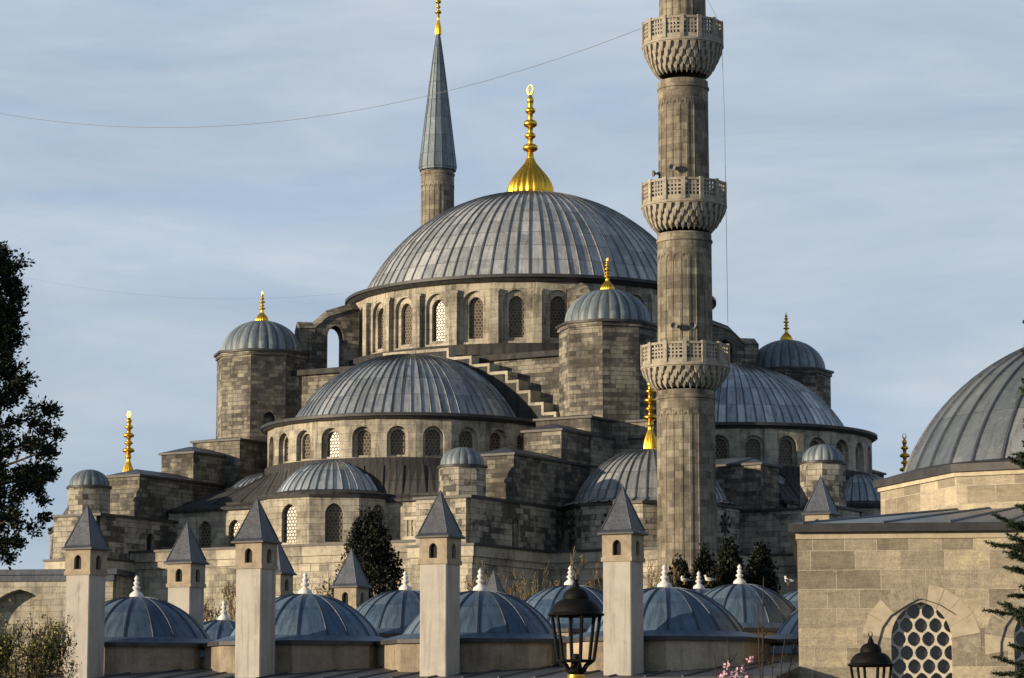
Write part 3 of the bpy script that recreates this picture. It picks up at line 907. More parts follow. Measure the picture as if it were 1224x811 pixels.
        if ang == 0:
            m = MB()
            ring_wall(m, 4.75, ec, -2, 2, R(36), 12, 16.2, (1.12, 13.3, 15.05, 'point'), None, 0.35, 0)
            ew = m.build('exedra_wall', M['pale'], mosque, rotz=rot)
            m = MB()
            m.lathe([(4.8, 16.05), (5.1, 16.1), (5.15, 16.26), (4.7, 16.3)], angs=[(R(-90 + 18 * i * 2), 0, 0) for i in range(6)], c=ec)
            m.build('cornice', M['lead_edge'], ew)
            wm3 = ring_window('window', 4.75, 1.14, 13.28, 15.05, 'point', 0.3, M['lat'])
            for k in range(-2, 3):
                link('window', wm3, ew, (ec[0], ec[1], 0), k * R(36))
    # stepped buttresses
    for s_ in (-1, 1):
        for i, (x0, x1, ya, zt, rs) in enumerate(((11.7, 15.7, 19.5, 21.3, 0.35), (12.9, 15.6, 23.1, 20.15, 0.5), (12.9, 15.58, 28.9, 18.15, 0.5))):
            m = MB()
            y0 = -(ya - sh * (0.4 if i == 0 else (0.7 if i == 1 else 1.0)))
            xa, xb = (x0, x1) if s_ > 0 else (-x1, -x0)
            m.box(xa, xb, y0, -13.0, 9, zt)
            bl = m.build('buttress_block', M['old'], mosque, rotz=rot)
            r_ = MB()
            hip_roof(r_, xa, xb, y0, -13.0, zt, rs)
            r_.build('block_roof', [M['lead_cap'], M['lead_edge']], bl)
        # base block with a door and its little turret
        xa, xb = (11.9, 15.7) if s_ > 0 else (-15.7, -11.9)
        yq = -(34.1 - sh)
        m = MB()
        m.bay((xb, yq), (xb, -24), 11.5, 15.2, [(5.2, 0.8, 12.6, 13.9, 'point'), (2.0, 0.6, 12.8, 13.6, 'point')][:1], 0.3)
        m.box(xa, xb - 0.32, yq, -24, 11.5, 15.18)
        bb = m.build('base_block', M['base'], mosque, rotz=rot)
        p = MB()
        p.pane((xb, yq), (xb, -24), (5.2, 0.82, 12.6, 13.9, 'point'), 0.28)
        p.build('window', M['void'], bb)
        r_ = MB()
        hip_roof(r_, xa, xb, yq, -14, 15.2, 0.12, 0.14, 0.16)
        r_.build('block_roof', [M['lead_cap'], M['lead_edge']], bb)
        tc = (s_ * 14.15, -(32.5 - sh))
        tz_ = tz if s_ > 0 or rot == 0 else tz
        m = MB()
        m.prism(octagon(tc, 1.42), 15.2, 17.1 + tz_)
        tu = m.build('turret', M['base'], mosque, rotz=rot)
        small_dome(tu, 'turret_dome', tc, 17.12 + tz_, 1.3, 1.25, 16, 0.06, eave=1.52)

arm(0.0, 0.0, 0.0)
arm(PI / 2, 3.2, 1.0)

# lower storey: the broad base under the arms and the corner bays
m = MB()
q = [(-15.8, -34.25), (-11.8, -34.25), (-11.8, -30.5), (11.8, -30.5), (11.8, -34.25), (15.9, -34.25), (15.9, -25.6), (25.4, -25.6), (25.4, -15.9), (31, -15.9), (31, 15.9), (25.4, 15.9), (25.4, 24), (-24, 24), (-24, -24), (-15.8, -25)]
for i in range(len(q)):
    a_, b_ = q[i], q[(i + 1) % len(q)]
    if i == 6:
        m.bay(a_, b_, 0, 12.35, [(3.9, 5.4, 3.0, 8.0, 'low')], 0.7)
    else:
        m.poly([(*a_, 0), (*b_, 0), (*b_, 12.35), (*a_, 12.35)])
low = m.build('lower_wall', M['pale'], mosque)
m = MB()
m.pane(q[6], q[7], (3.9, 5.5, 3.0, 8.0, 'low'), 0.68)
m.build('blind_arch', M['pale'], low)
def grow(q, e):
    out = []
    n = len(q)
    for i in range(n):
        a, b, c_ = Vector(q[i - 1]), Vector(q[i]), Vector(q[(i + 1) % n])
        d0, d1 = (b - a).normalized(), (c_ - b).normalized()
        n0, n1 = Vector((d0.y, -d0.x)), Vector((d1.y, -d1.x))
        k = n0 + n1
        out.append(tuple(b + k * (e / max(0.3, 1 + n0.dot(n1)))))
    return out
m = MB()
m.prism(grow(q, 0.34), 12.36, 12.5)
m.build('terrace_edge', M['lead_edge'], low)
m = MB()
m.prism(grow(q, 0.24), 11.75, 12.358, top=False)
m.prism(grow(q, 0.10), 11.35, 11.748, top=False)
m.build('string_course', M['trim'], low)
# taller gallery front between the two base blocks
m = MB()
m.bay((-11.82, -30.85), (11.82, -30.85), 0, 12.95, [(23.64 * (k + 0.5) / 6, 2.4, 0.5, 5.5, 'low') for k in range(6)], 0.6)
m.box(-11.82, 11.82, -30.24, -25.0, 0, 12.94)
gf = m.build('gallery_front', M['pale'], mosque)
m = MB()
m.box(-11.84, 11.84, -31.2, -25.0, 12.952, 13.1)
m.build('terrace_edge', M['lead_edge'], gf)
m = MB()
m.box(-11.83, 11.83, -31.1, -30.86, 12.35, 12.95)
m.box(-11.83, 11.83, -30.97, -30.855, 11.9, 12.348)
m.build('string_course', M['trim'], gf)
# balustrade by the right hand base block
m = MB()
m.box(9.0, 11.7, -31.1, -30.8, 13.102, 13.3)
m.box(9.0, 11.7, -31.1, -30.8, 14.3, 14.5)
for i in range(8):
    x = 9.25 + i * 0.32
    m.lathe([(0.09, 13.3), (0.09, 13.4), (0.06, 13.5), (0.11, 13.8), (0.06, 14.05), (0.09, 14.2), (0.09, 14.3)], 8, c=(x, -30.95))
m.build('balustrade', M['trim'], low, smooth=40)

# corner bays with domes
for (ax, ay) in ((1, -1), (-1, -1), (1, 1)):
    c = (ax * 20.5, ay * 20.5)
    m = MB()
    q8 = octagon(c, 5.5)
    m.prism(q8, 11, 15.15)
    cw = m.build('corner_drum', M['base'], mosque)
    m = MB()
    m.prism(octagon(c, 5.68), 15.16, 15.34)
    m.build('cornice', M['lead_edge'], cw)
    # wheel windows with eight rays, solid shapes coloured as the shade inside openings
    for th in ((0, -PI / 4, PI / 4, PI / 2) if (ax, ay) == (1, -1) else ()):
        nn = (math.sin(th), -math.cos(th))
        w_ = MB()
        for k in range(8):
            a_ = k * PI / 4
            w_.tube([(0.16 * math.cos(a_), 0, 0.16 * math.sin(a_)), (0.55 * math.cos(a_), 0, 0.55 * math.sin(a_))], [0.05, 0.075], 6)
            w_.tube([(0.52 * math.cos(a_), 0, 0.52 * math.sin(a_)), (0.62 * math.cos(a_), 0, 0.62 * math.sin(a_)), (0.74 * math.cos(a_), 0, 0.74 * math.sin(a_))], [0.08, 0.14, 0.05], 6)
        w_.tube([(0, -0.05, 0), (0, 0.05, 0)], 0.13, 12)
        w_.tube([(0, 0.1, -0.85), (0, 0.1, -1.9)], 0.30, 10)
        ap = 5.5 * math.cos(PI / 8) - 0.02
        w_.build('wheel_window', M['void'], cw, (c[0] + nn[0] * ap, c[1] + nn[1] * ap, 14.1), th)
    m = MB()
    m.lathe([(5.45, 15.36)] + cap_prof(4.75, 3.35, 15.6, 14), c=c, angs=rib_angs(44, 0.014, 0.07), N=44)
    cdm = m.build('corner_dome', M['lead_main'], mosque, smooth=40)
    finial(cdm, c[0], c[1], 18.85, 5.0, bell=0.085, fat=1.3)

# ------------------------------------------------------------------ minarets
def minaret(label, x, y, rot, extras, dz=0.0):
    root = thing('minaret', label, 'minaret', (x, y, 0), rot, 'minarets of the mosque')
    # fluted shaft
    def fl(n, dep):
        out = []
        for i in range(n):
            a = -PI + 2 * PI * i / n
            w = 2 * PI / n
            for f_, d_ in ((0.0, 0.0), (0.13, 0.0), (0.17, -dep), (0.57, -dep * 1.25), (0.83, -dep), (0.87, 0.0)):
                out.append((a + w * (f_ - 0.0), d_, 0))
        out.append((PI, 0.0, 0))
        return out
    for z0, z1, r0, r1 in ((0, 21.7, 1.80, 1.74), (23.0, 31.2, 1.67, 1.63), (32.8, 40.6 - dz, 1.55, 1.51), (42.7 - dz, 49.0, 1.44, 1.41)):
        m = MB()
        m.lathe([(r0, z0), (r0 + (r1 - r0) * 0.9, z1 - 1.3)], angs=fl(20, 0.030))
        m.lathe([(r1 - 0.05, z1 - 1.3), (r1 + 0.0, z1 - 1.28), (r1 + 0.005, z1 - 0.55), (r1 + 0.07, z1 - 0.5), (r1 + 0.07, z1 - 0.38), (r1, z1 - 0.34), (r1, z1)], 40)
        m.lathe([(r0, z0), (r0 + 0.06, z0 + 0.02), (r0 + 0.06, z0 + 0.8), (r0, z0 + 0.84)], 40)
        # little pointed heads closing the flutes
        for i in range(20):
            a = -PI + 2 * PI * (i + 0.5) / 20
            t = (math.cos(a), math.sin(a))
            rr = r1 + 0.0
            c0 = (rr * math.sin(a), -rr * math.cos(a))
            hw_ = 0.17
            zb_ = z1 - 1.75
            n2 = (math.sin(a), -math.cos(a))
            for s_ in (-1, 1):
                pts = [(c0[0] + t[0] * s_ * hw_, c0[1] + t[1] * s_ * hw_, zb_), (c0[0] + t[0] * s_ * hw_, c0[1] + t[1] * s_ * hw_, z1 - 1.27), (c0[0], c0[1], z1 - 1.27), (c0[0], c0[1], zb_ + 0.36), (c0[0] + t[0] * s_ * hw_ * 0.75, c0[1] + t[1] * s_ * hw_ * 0.75, zb_ + 0.22)]
                m.poly([(p[0] + n2[0] * 0.012, p[1] + n2[1] * 0.012, p[2]) for p in pts])
        m.build('shaft', M['minaret'], root, smooth=25)
    # balconies on stalactite corbels
    for z0, zf, zt, ri, ro in ((21.9, 23.0, 24.42, 1.74, 2.63), (31.5, 32.8, 34.28, 1.63, 2.53), (41.1 - dz, 42.7 - dz, 44.2 - dz, 1.51, 2.43)):
        m = MB()
        T = 4
        for j in range(T):
            za, zb_ = z0 + (zf - z0) * j / T, z0 + (zf - z0) * (j + 1) / T
            ra, rb = ri + (ro - ri) * (j / T) ** 0.72, ri + (ro - ri) * ((j + 1) / T) ** 0.72
            m.lathe([(ra - 0.03, za - 0.05), (ra - 0.02, zb_ - 0.05), (rb, zb_ - 0.04), (rb, zb_ + 0.0), (ra - 0.1, zb_ + 0.001)], 48)
            nb = 30
            for i in range(nb):
                a = 2 * PI * (i + 0.5 * (j % 2)) / nb
                w = 2 * PI / nb * 0.31
                def pp(r, t, z):
                    return (r * math.sin(t), -r * math.cos(t), z)
                zl = za - 0.22
                T1, T2, T3, T4 = pp(rb, a - w, zb_ - 0.04), pp(rb, a + w, zb_ - 0.04), pp(ra - 0.05, a + w, zb_ - 0.04), pp(ra - 0.05, a - w, zb_ - 0.04)
                B1, B2 = pp(ra + (rb - ra) * 0.75, a - w * 0.7, za + 0.06), pp(ra + (rb - ra) * 0.75, a + w * 0.7, za + 0.06)
                Bi = pp(ra + 0.0, a, zl)
                B3, B4 = pp(ra - 0.05, a + w * 0.8, za), pp(ra - 0.05, a - w * 0.8, za)
                m.poly([T1, B1, B2, T2]); m.poly([T2, B2, B3, T3]); m.poly([T1, T4, B4, B1])
                m.poly([B1, Bi, B2]); m.poly([B2, Bi, B3]); m.poly([B1, B4, Bi]); m.poly([B3, Bi, B4])
        m.lathe([(ri - 0.05, zf), (ro + 0.02, zf), (ro + 0.06, zf + 0.03), (ro + 0.06, zf + 0.15), (ro, zf + 0.2), (ri - 0.1, zf + 0.2)], 48)
        bal = m.build('balcony', M['parapet'], root, smooth=20)
        p = MB()
        n = 14
        for i in range(n):
            a = 2 * PI * (i + 0.5) / n
            t = (math.cos(a), math.sin(a))
            rr = (ro - 0.05) * math.cos(PI / n)
            cc = (rr * math.sin(a), -rr * math.cos(a))
            hwp = (ro - 0.05) * math.sin(PI / n)
            za, zb_ = zf + 0.17, zt
            p.obox(cc, t, hwp, 0.07, za, za + 0.28)
            p.obox(cc, t, hwp + 0.02, 0.10, zb_ - 0.14, zb_)
            rows, colsn = 4, 4
            h_ = (zb_ - 0.14) - (za + 0.28)
            for k in range(1, rows):
                z_ = za + 0.28 + h_ * k / rows
                p.obox(cc, t, hwp, 0.045, z_ - 0.045, z_ + 0.045)
            for k in range(1, colsn):
                off = -hwp + 0.13 + (2 * hwp - 0.26) * k / colsn
                p.obox((cc[0] + t[0] * off, cc[1] + t[1] * off), t, 0.05, 0.05, za + 0.28, zb_ - 0.14)
            a2 = 2 * PI * i / n
            rv = ro - 0.04
            p.obox((rv * math.sin(a2), -rv * math.cos(a2)), (math.cos(a2), math.sin(a2)), 0.13, 0.12, za, zb_ + 0.05)
        p.build('parapet', M['parapet'], bal)
    # lead spire with finial
    m = MB()
    n = 16
    prof = [(1.42, 48.85), (1.58, 48.95), (1.58, 49.15)] + [(1.55 * (1 - i / 10) ** 0.93 + 0.09, 49.15 + 12.2 * i / 10) for i in range(11)]
    angs = rib_angs(n, 0.02, 0.035, sub=0)
    m.lathe(prof, angs=angs, N=n)
    spn = m.build('spire', M['lead_grey'], root, smooth=20)
    finial(spn, 0, 0, 61.0, 4.4, bell=0.06)
    # loudspeaker horns
    for th, z in extras:
        m = MB()
        rr = 1.62 if z < 31 else 1.5
        m.lathe([(0.04, 0.0), (0.05, 0.22), (0.10, 0.33), (0.20, 0.45), (0.215, 0.45), (0.20, 0.40), (0.06, 0.28), (0.0, 0.26)], 14)
        m.lathe([(0.0, -0.02), (0.11, -0.02), (0.11, 0.16), (0.0, 0.17)], 12)
        o = m.build('loudspeaker', M['horn'], root, smooth=40)
        o.location = (rr * math.sin(th), -rr * math.cos(th), z)
        dv = Vector((math.sin(th), -math.cos(th), -0.05))
        o.rotation_euler = dv.to_track_quat('Z', 'Y').to_euler()
    return root

mx, my = mosque_world(25.7, 25.7)
minaret('tall fluted stone minaret with three balconies in front of the mosque', 10.38, my, -PHI,
        [(PHI + R(-22), 25.45), (PHI + R(9), 25.45), (PHI + R(-75), 34.9), (PHI + R(-24), 35.05), ])
minaret('distant minaret whose lead spire rises behind the left side of the main dome', -6.35, 233.0, -PHI, [], 3.2)

# ------------------------------------------------------------------ medrese: domed cells with chimneys, in front
MPHI = R(25)
med = thing('medrese_building', 'low medrese with blue grey lead domes, white finials and plastered chimneys', 'school building', (-4, 98, 0))
def mloc(p):
    return (p[0] + 4, p[1] - 98)
def stone_finial(parent, x, y, z, h=0.80):
    m = MB()
    pr = [(0.30, 0), (0.33, 0.05), (0.30, 0.18), (0.16, 0.30), (0.09, 0.36), (0.17, 0.42), (0.20, 0.47), (0.15, 0.53), (0.075, 0.57), (0.13, 0.64), (0.15, 0.68), (0.11, 0.75), (0.06, 0.79), (0.10, 0.85), (0.11, 0.89), (0.07, 0.96), (0.0, 1.06)]
    m.lathe([(r * h, q_ * h) for r, q_ in pr], 16)
    return m.build('finial', M['white'], parent, (x, y, z), smooth=50)

def cell(px, Y, z0, zb, r, rise, Rr, ribs=18):
    X = at(px, 770, Y).x
    x, y = mloc((X, Y))
    m = MB()
    q8 = octagon((x, y), Rr, -MPHI + PI / 8)
    m.prism(q8, z0, zb)
    cw = m.build('cell_drum', M['drumwall'], med)
    m = MB()
    m.prism(octagon((x, y), Rr + 0.16, -MPHI + PI / 8), zb + 0.002, zb + 0.14, mi=1)
    qq = octagon((x, y), Rr + 0.14, -MPHI + PI / 8)
    for i in range(8):
        th0, th1 = -MPHI + PI / 8 + i * PI / 4, -MPHI + PI / 8 + (i + 1) * PI / 4
        a_, b_ = qq[i], qq[(i + 1) % 8]
        N_ = 5
        for k in range(N_):
            f0, f1 = k / N_, (k + 1) / N_
            pa = (a_[0] + (b_[0] - a_[0]) * f0, a_[1] + (b_[1] - a_[1]) * f0, zb + 0.142)
            pb = (a_[0] + (b_[0] - a_[0]) * f1, a_[1] + (b_[1] - a_[1]) * f1, zb + 0.142)
            ta, tb = th0 + (th1 - th0) * f0, th0 + (th1 - th0) * f1
            pc = (x + r * 1.02 * math.sin(tb), y - r * 1.02 * math.cos(tb), zb + 0.36)
            pd = (x + r * 1.02 * math.sin(ta), y - r * 1.02 * math.cos(ta), zb + 0.36)
            m.poly([pa, pb, pc, pd], [(0.3, 0.1), (0.6, 0.1), (0.6, 0.8), (0.3, 0.8)])
    m.lathe(cap_prof(r, rise, zb + 0.34, 14), c=(x, y), angs=rib_angs(ribs, 0.020, 0.036, sub=3), N=ribs)
    d = m.build('dome', [M['lead_blue'], M['lead_edge']], med, smooth=40)
    stone_finial(d, x, y, zb + 0.30 + rise)
    return d

for px, Y in ((162, 102.0), (364, 99.7), (574, 97.4), (795, 95.0), (1020, 93.4 + 4)):
    cell(px, Y, 3.4, 4.65, 2.72, 1.56, 3.62)
for px, Y, zb, r, rise in ((267, 112, 4.4, 2.4, 1.35), (484, 113, 5.35, 2.62, 1.65), (682, 112, 5.5, 2.62, 1.65), (885, 111, 5.5, 2.62, 1.65)):
    cell(px, Y, 3.4, zb, r, rise, 3.3)
for px, Y, zb in ((836, 124, 6.0), (972, 124, 6.0)):
    cell(px, Y, 3.4, zb, 2.62, 1.6, 3.3)

def chimney(px, Y, tip, zbase, zone=3.4):
    X = at(px, 700, Y).x
    x, y = mloc((X, Y))
    zt = tip - 1.58
    m = MB()
    k_ = 0.035
    m.prism([(-0.505 + k_, -0.505), (0.505 - k_, -0.505), (0.505, -0.505 + k_), (0.505, 0.505 - k_), (0.505 - k_, 0.505), (-0.505 + k_, 0.505), (-0.505, 0.505 - k_), (-0.505, -0.505 + k_)], zbase, zt - 0.88)
    ch = m.build('chimney', M['plaster'], med, (x, y, 0), -R(26))
    m = MB()
    m.box(-0.55, 0.55, -0.55, 0.55, zt - 0.88, zt - 0.74)
    hq = [(-0.52, -0.52), (0.52, -0.52), (0.52, 0.52), (-0.52, 0.52)]
    for i in range(4):
        m.bay(hq[i], hq[(i + 1) % 4], zt - 0.74, zt, [(0.52, 0.30, zt - 0.68, zt - 0.36, 'point')], 0.14)
    m.build('vent_head', M['chead'], ch)
    for i in range(4):
        p = MB()
        p.pane(hq[i], hq[(i + 1) % 4], (0.52, 0.31, zt - 0.69, zt - 0.36, 'point'), 0.13)
        p.build('vent_opening', M['void'], ch)
    m = MB()
    e = 0.635
    m.box(-e, e, -e, e, zt + 0.002, zt + 0.06, mi=1)
    zz = zt + 0.062
    qs = [(-e + .01, -e + .01), (e - .01, -e + .01), (e - .01, e - .01), (-e + .01, e - .01)]
    prev = [(*a, zz) for a in qs]
    for f, hz in ((0.86, 0.10), (0.55, 0.62), (0.03, 1.52)):
        cur = [(a[0] * f, a[1] * f, zz + hz) for a in qs]
        for i in range(4):
            m.poly([prev[i], prev[(i + 1) % 4], cur[(i + 1) % 4], cur[i]], [(0.2, 0), (0.8, 0), (0.8, hz), (0.2, hz)])
        prev = cur
    m.poly(prev)
    for i in range(4):
        m.tube([(qs[i][0] * 0.86, qs[i][1] * 0.86, zz + 0.11), (qs[i][0] * 0.55, qs[i][1] * 0.55, zz + 0.63), (0, 0, zz + 1.56)], [0.03, 0.025, 0.015], 5)
    m.build('chimney_cap', [M['lead_cap'], M['lead_edge']], ch)

for px, Y, tip in ((102.5, 97.6, 9.55), (306, 95.5, 9.65), (526, 93.3, 9.68), (745, 91.1, 9.64)):
    chimney(px, Y, tip, 3.3)
for px, Y, tip in ((222.5, 106, 9.55), (330, 117, 9.75), (420, 114, 9.05), (590, 119, 8.45), (983, 113, 11.95)):
    chimney(px, Y, tip, 3.3)

# flat lead roof between the rows, and the portico with its sloping roof in front
def wp(px, Y, z):
    X = at(px, 770, Y).x
    return (*mloc((X, Y)), z)
m = MB()
f0, f1 = wp(48, 103.4 - 2.2, 0), wp(1060, 94 - 0.4, 0)
b0, b1 = wp(120, 128, 0), wp(1120, 128, 0)
m.prism([f0[:2], f1[:2], b1[:2], b0[:2]], 4.3, 4.55)
m.build('flat_roof', M['lead_blue'], med)
m = MB()
m.prism([(f0[0] + .2, f0[1] + .2), (f1[0] - .2, f1[1] + .2), (b1[0] - .2, b1[1] - .2), (b0[0] + .2, b0[1] - .2)], 0, 4.3, top=False)
m.build('cell_walls', M['drumwall'], med)
A_, B_ = wp(40, 98.9, 0), wp(942, 89.8, 0)
dirv = Vector((B_[0] - A_[0], B_[1] - A_[1], 0)).normalized()
nv = Vector((dirv.y, -dirv.x, 0))
Lr = math.hypot(B_[0] - A_[0], B_[1] - A_[1])
m = MB()
a0 = Vector(A_) + nv * -3.2
b0_ = Vector(B_) + nv * -3.2
e0 = Vector(A_) + nv * 1.6
e1 = Vector(B_) + nv * 1.6
zt_, ze_ = 3.98, 3.42
m.poly([(e0.x, e0.y, ze_), (e1.x, e1.y, ze_), (b0_.x, b0_.y, zt_), (a0.x, a0.y, zt_)], [(0, 0), (Lr / 1.2, 0), (Lr / 1.2, 4), (0, 4)])
m.poly([(e0.x, e0.y, ze_ - .14), (e1.x, e1.y, ze_ - .14), (e1.x, e1.y, ze_), (e0.x, e0.y, ze_)], [(0, 0)] * 4, mi=1)
m.poly([(e0.x, e0.y, ze_ - .14), (a0.x, a0.y, zt_ - .2), (a0.x, a0.y, zt_), (e0.x, e0.y, ze_)], [(0, 0)] * 4, mi=1)
k = 0.0
while k < Lr:
    s0 = a0 + dirv * k
    s1 = e0 + dirv * (k - 0.7)
    m.tube([(s0.x, s0.y, zt_ + 0.02), (s1.x, s1.y, ze_ + 0.02)], 0.035, 5)
    k += 1.25
m.build('portico_roof', [M['lead_cap'], M['lead_edge']], med)
m = MB()
w0, w1 = e0 - nv * 0.35 + dirv * 0.2, e1 - nv * 0.35 - dirv * 0.2
nops = 9
Lw = (w1 - w0).length
m.bay((w0.x, w0.y), (w1.x, w1.y), 0, ze_ - 0.02, [(Lw * (i + 0.5) / nops, Lw / nops * 0.72, 0.05, 1.6, 'low') for i in range(nops)], 0.5)
m.build('portico_wall', M['drumwall'], med)

# ------------------------------------------------------------------ the tomb on the right
TX, TY = 22.0, 101.0
tomb = thing('domed_tomb', 'square ashlar tomb under a large ribbed lead dome at the right edge', 'tomb', (TX, TY, 0), R(-6.5))
X0, X1, Y0, Y1, ZW = -11.45, 13.2, -11.0, 11.0, 7.95
wins = [(-7.47 + 3.95 * i) for i in range(6)]
m = MB()
ops = [(x - X0, 1.96, 2.4, 4.68, 'point') for x in wins]
m.bay((X0, Y0), (X1, Y0), 0, ZW, ops, 0.32)
for a_, b_ in (((X1, Y0), (X1, Y1)), ((X1, Y1), (X0, Y1)), ((X0, Y1), (X0, Y0))):
    m.bay(a_, b_, 0, ZW, [], 0)
wl = m.build('wall', M['tomb'], tomb)
# grilles: plates pierced with staggered rounded holes
gm = MB()
pit, rowp, hr = 0.470, 0.445, 0.211
for j in range(-1, 10):
    for i in range(-3, 4):
        cx_ = (i + (0.5 if j % 2 else 0)) * pit
        cz_ = 2.45 + j * rowp
        if abs(cx_) > 1.25:
            continue
        hexv = []
        hol = []
        for k in range(12):
            a_ = 2 * PI * k / 12 + PI / 12 * 0
            ca, sa = math.cos(a_), math.sin(a_)
            # brick-shaped cell boundary so that rows interlock
            tt_ = min((pit / 2) / max(1e-6, abs(ca)), (rowp / 2) / max(1e-6, abs(sa)))
            hexv.append((cx_ + ca * tt_, cz_ + sa * tt_))
            hs = 1.0 + (0.17 if k in (3, 9) else (0.03 if k in (2, 4, 8, 10) else 0.0))
            hol.append((cx_ + ca * hr * hs, cz_ + sa * hr * 1.0 * hs))
        # add the true corners of the cell
        for k in range(12):
            k2 = (k + 1) % 12
            gm.poly([(hexv[k][0], 0, hexv[k][1]), (hexv[k2][0], 0, hexv[k2][1]), (hol[k2][0], -0.0, hol[k2][1]), (hol[k][0], 0, hol[k][1])])
            gm.poly([(hol[k][0], 0, hol[k][1]), (hol[k2][0], 0, hol[k2][1]), (hol[k2][0], 0.10, hol[k2][1]), (hol[k][0], 0.10, hol[k][1])])
        for sx, sz in ((1, 1), (-1, 1), (-1, -1), (1, -1)):
            kk = {(1, 1): (1, 2), (-1, 1): (4, 5), (-1, -1): (7, 8), (1, -1): (10, 11)}[(sx, sz)]
            p1_, p2_ = hexv[kk[0]], hexv[kk[1]]
            gm.poly([(p1_[0], 0, p1_[1]), (cx_ + sx * pit / 2, 0, cz_ + sz * rowp / 2), (p2_[0], 0, p2_[1])])
gmo = gm.build('grille', M['grille'], None)
gme = gmo.data
bpy.data.objects.remove(gmo)
for x in wins:
    p = MB()
    p.pane((-1.0, 0), (1.0, 0), (1.0, 2.0, 2.4, 4.68, 'point'), 0)
    wo = p.build('window', M['glass'], tomb, (x, Y0 + 0.40, 0))
    link('grille', gme, wo, (0, -0.17, 0))
    # voussoirs around the arch, a few millimetres proud of the wall
    v = MB()
    ar = arch(0, 1.96, 4.68, 'point', 10)
    base = [(-0.98, 4.32)] + ar + [(0.98, 4.32)]
    n = 11
    ln = [0]
    for i in range(1, len(base)):
        ln.append(ln[-1] + math.dist(base[i], base[i - 1]))
    def along(s_):
        for i in range(1, len(base)):
            if s_ <= ln[i] + 1e-9:
                f = (s_ - ln[i - 1]) / (ln[i] - ln[i - 1])
                return (base[i - 1][0] + (base[i][0] - base[i - 1][0]) * f, base[i - 1][1] + (base[i][1] - base[i - 1][1]) * f)
        return base[-1]
    rv = random.Random(int(x * 100))
    for k in range(n):
        pts_i = [along(ln[-1] * (k + f) / n + (0.012 if f == 0 else (-0.012 if f == 1 else 0))) for f in (0, 0.25, 0.5, 0.75, 1)]
        cen = (0, 4.52)
        R2 = 1.94
        pts_o = []
        for p_ in (pts_i[0], pts_i[2], pts_i[4]):
            dx, dz = p_[0] - cen[0], p_[1] - cen[1]
            l = math.hypot(dx, dz)
            pts_o.append((cen[0] + dx / l * R2, cen[1] + dz / l * R2))
        mi = 1 if rv.random() < 0.6 else 0
        path = pts_i + [pts_o[2], pts_o[0]]
        v.poly([(a_, -0.006, b_) for a_, b_ in path], mi=mi)
        for i in range(len(path)):
            a_, b_ = path[i], path[(i + 1) % len(path)]
            v.poly([(a_[0], -0.006, a_[1]), (b_[0], -0.006, b_[1]), (b_[0], 0.01, b_[1]), (a_[0], 0.01, a_[1])], mi=mi)
    v.build('arch_stones', [M['vpale'], M['vdark']], tomb, (x, Y0, 0))
    # cable clipped to the wall over the arch
    cb = MB()
    pts = [(-1.42, -0.03, 4.1), (-1.40, -0.03, 4.55), (-1.25, -0.03, 5.05), (-0.98, -0.03, 5.42), (-0.5, -0.03, 5.73), (-0.1, -0.03, 5.95), (0.05, -0.03, 5.97), (0.6, -0.03, 5.78), (1.1, -0.03, 5.46)]
    cb.tube(pts, [0.022] * 6 + [0.012] * 3, 5)
    cb.build('wire', M['cable'], tomb, (x, Y0, 0))
# cornice and lead roof up to the drum
m = MB()
m.prism([(X0 - .05, Y0 - .05), (X1 + .05, Y0 - .05), (X1 + .05, Y1 + .05), (X0 - .05, Y1 + .05)], 7.95, 8.16)
m.build('stone_cornice', M['vpale'], tomb)
m = MB()
OV = 0.28
m.prism([(X0 - OV, Y0 - OV), (X1 + OV, Y0 - OV), (X1 + OV, Y1 + OV), (X0 - OV, Y1 + OV)], 8.17, 8.44, mi=1)
DR = 8.5
dq = [(DR * math.sin(i * PI / 4), -DR * math.cos(i * PI / 4)) for i in range(8)]
def on_oct(th):
    ap = DR * math.cos(PI / 8)
    k = round((th - PI / 8) / (PI / 4)) * PI / 4 + PI / 8
    r_ = ap / math.cos(th - k)
    return (r_ * math.sin(th), -r_ * math.cos(th))
def on_rect(th):
    s_, c_ = math.sin(th), -math.cos(th)
    k = min(((X1 if s_ > 0 else -X0) + OV - .01) / max(1e-6, abs(s_)), (Y1 + OV - .01) / max(1e-6, abs(c_)))
    return (s_ * k, c_ * k)
cor = [math.atan2(X1 + OV, Y1 + OV), math.atan2(-X0 + OV, Y1 + OV)]
ths = sorted(set([round(2 * PI * i / 96, 6) for i in range(96)] + [round(x_, 6) for x_ in (cor[0], PI - cor[0], PI + cor[1], 2 * PI - cor[1])]))
for i, t0 in enumerate(ths):
    t1 = ths[(i + 1) % len(ths)] + (2 * PI if i == len(ths) - 1 else 0)
    a_, b_, c_, d_ = on_rect(t0), on_rect(t1), on_oct(t1), on_oct(t0)
    m.poly([(*a_, 8.445), (*b_, 8.445), (*c_, 9.25), (*d_, 9.25)], [(0.2, 0.2), (0.8, 0.2), (0.8, 1.8), (0.2, 1.8)])
    if i % 2 == 0:
        m.tube([(*a_, 8.46), (*d_, 9.27)], 0.05, 5)
m.build('roof', [M['lead_tomb'], M['lead_edge']], tomb)
m = MB()
m.prism(dq, 8.6, 10.55)
m.build('drum', M['tomb'], tomb)
m = MB()
m.prism([(p_[0] * 1.012, p_[1] * 1.012) for p_ in dq], 10.4, 10.552)
m.prism([(p_[0] * 1.03, p_[1] * 1.03) for p_ in dq], 10.555, 10.82, mi=1)
ring = []
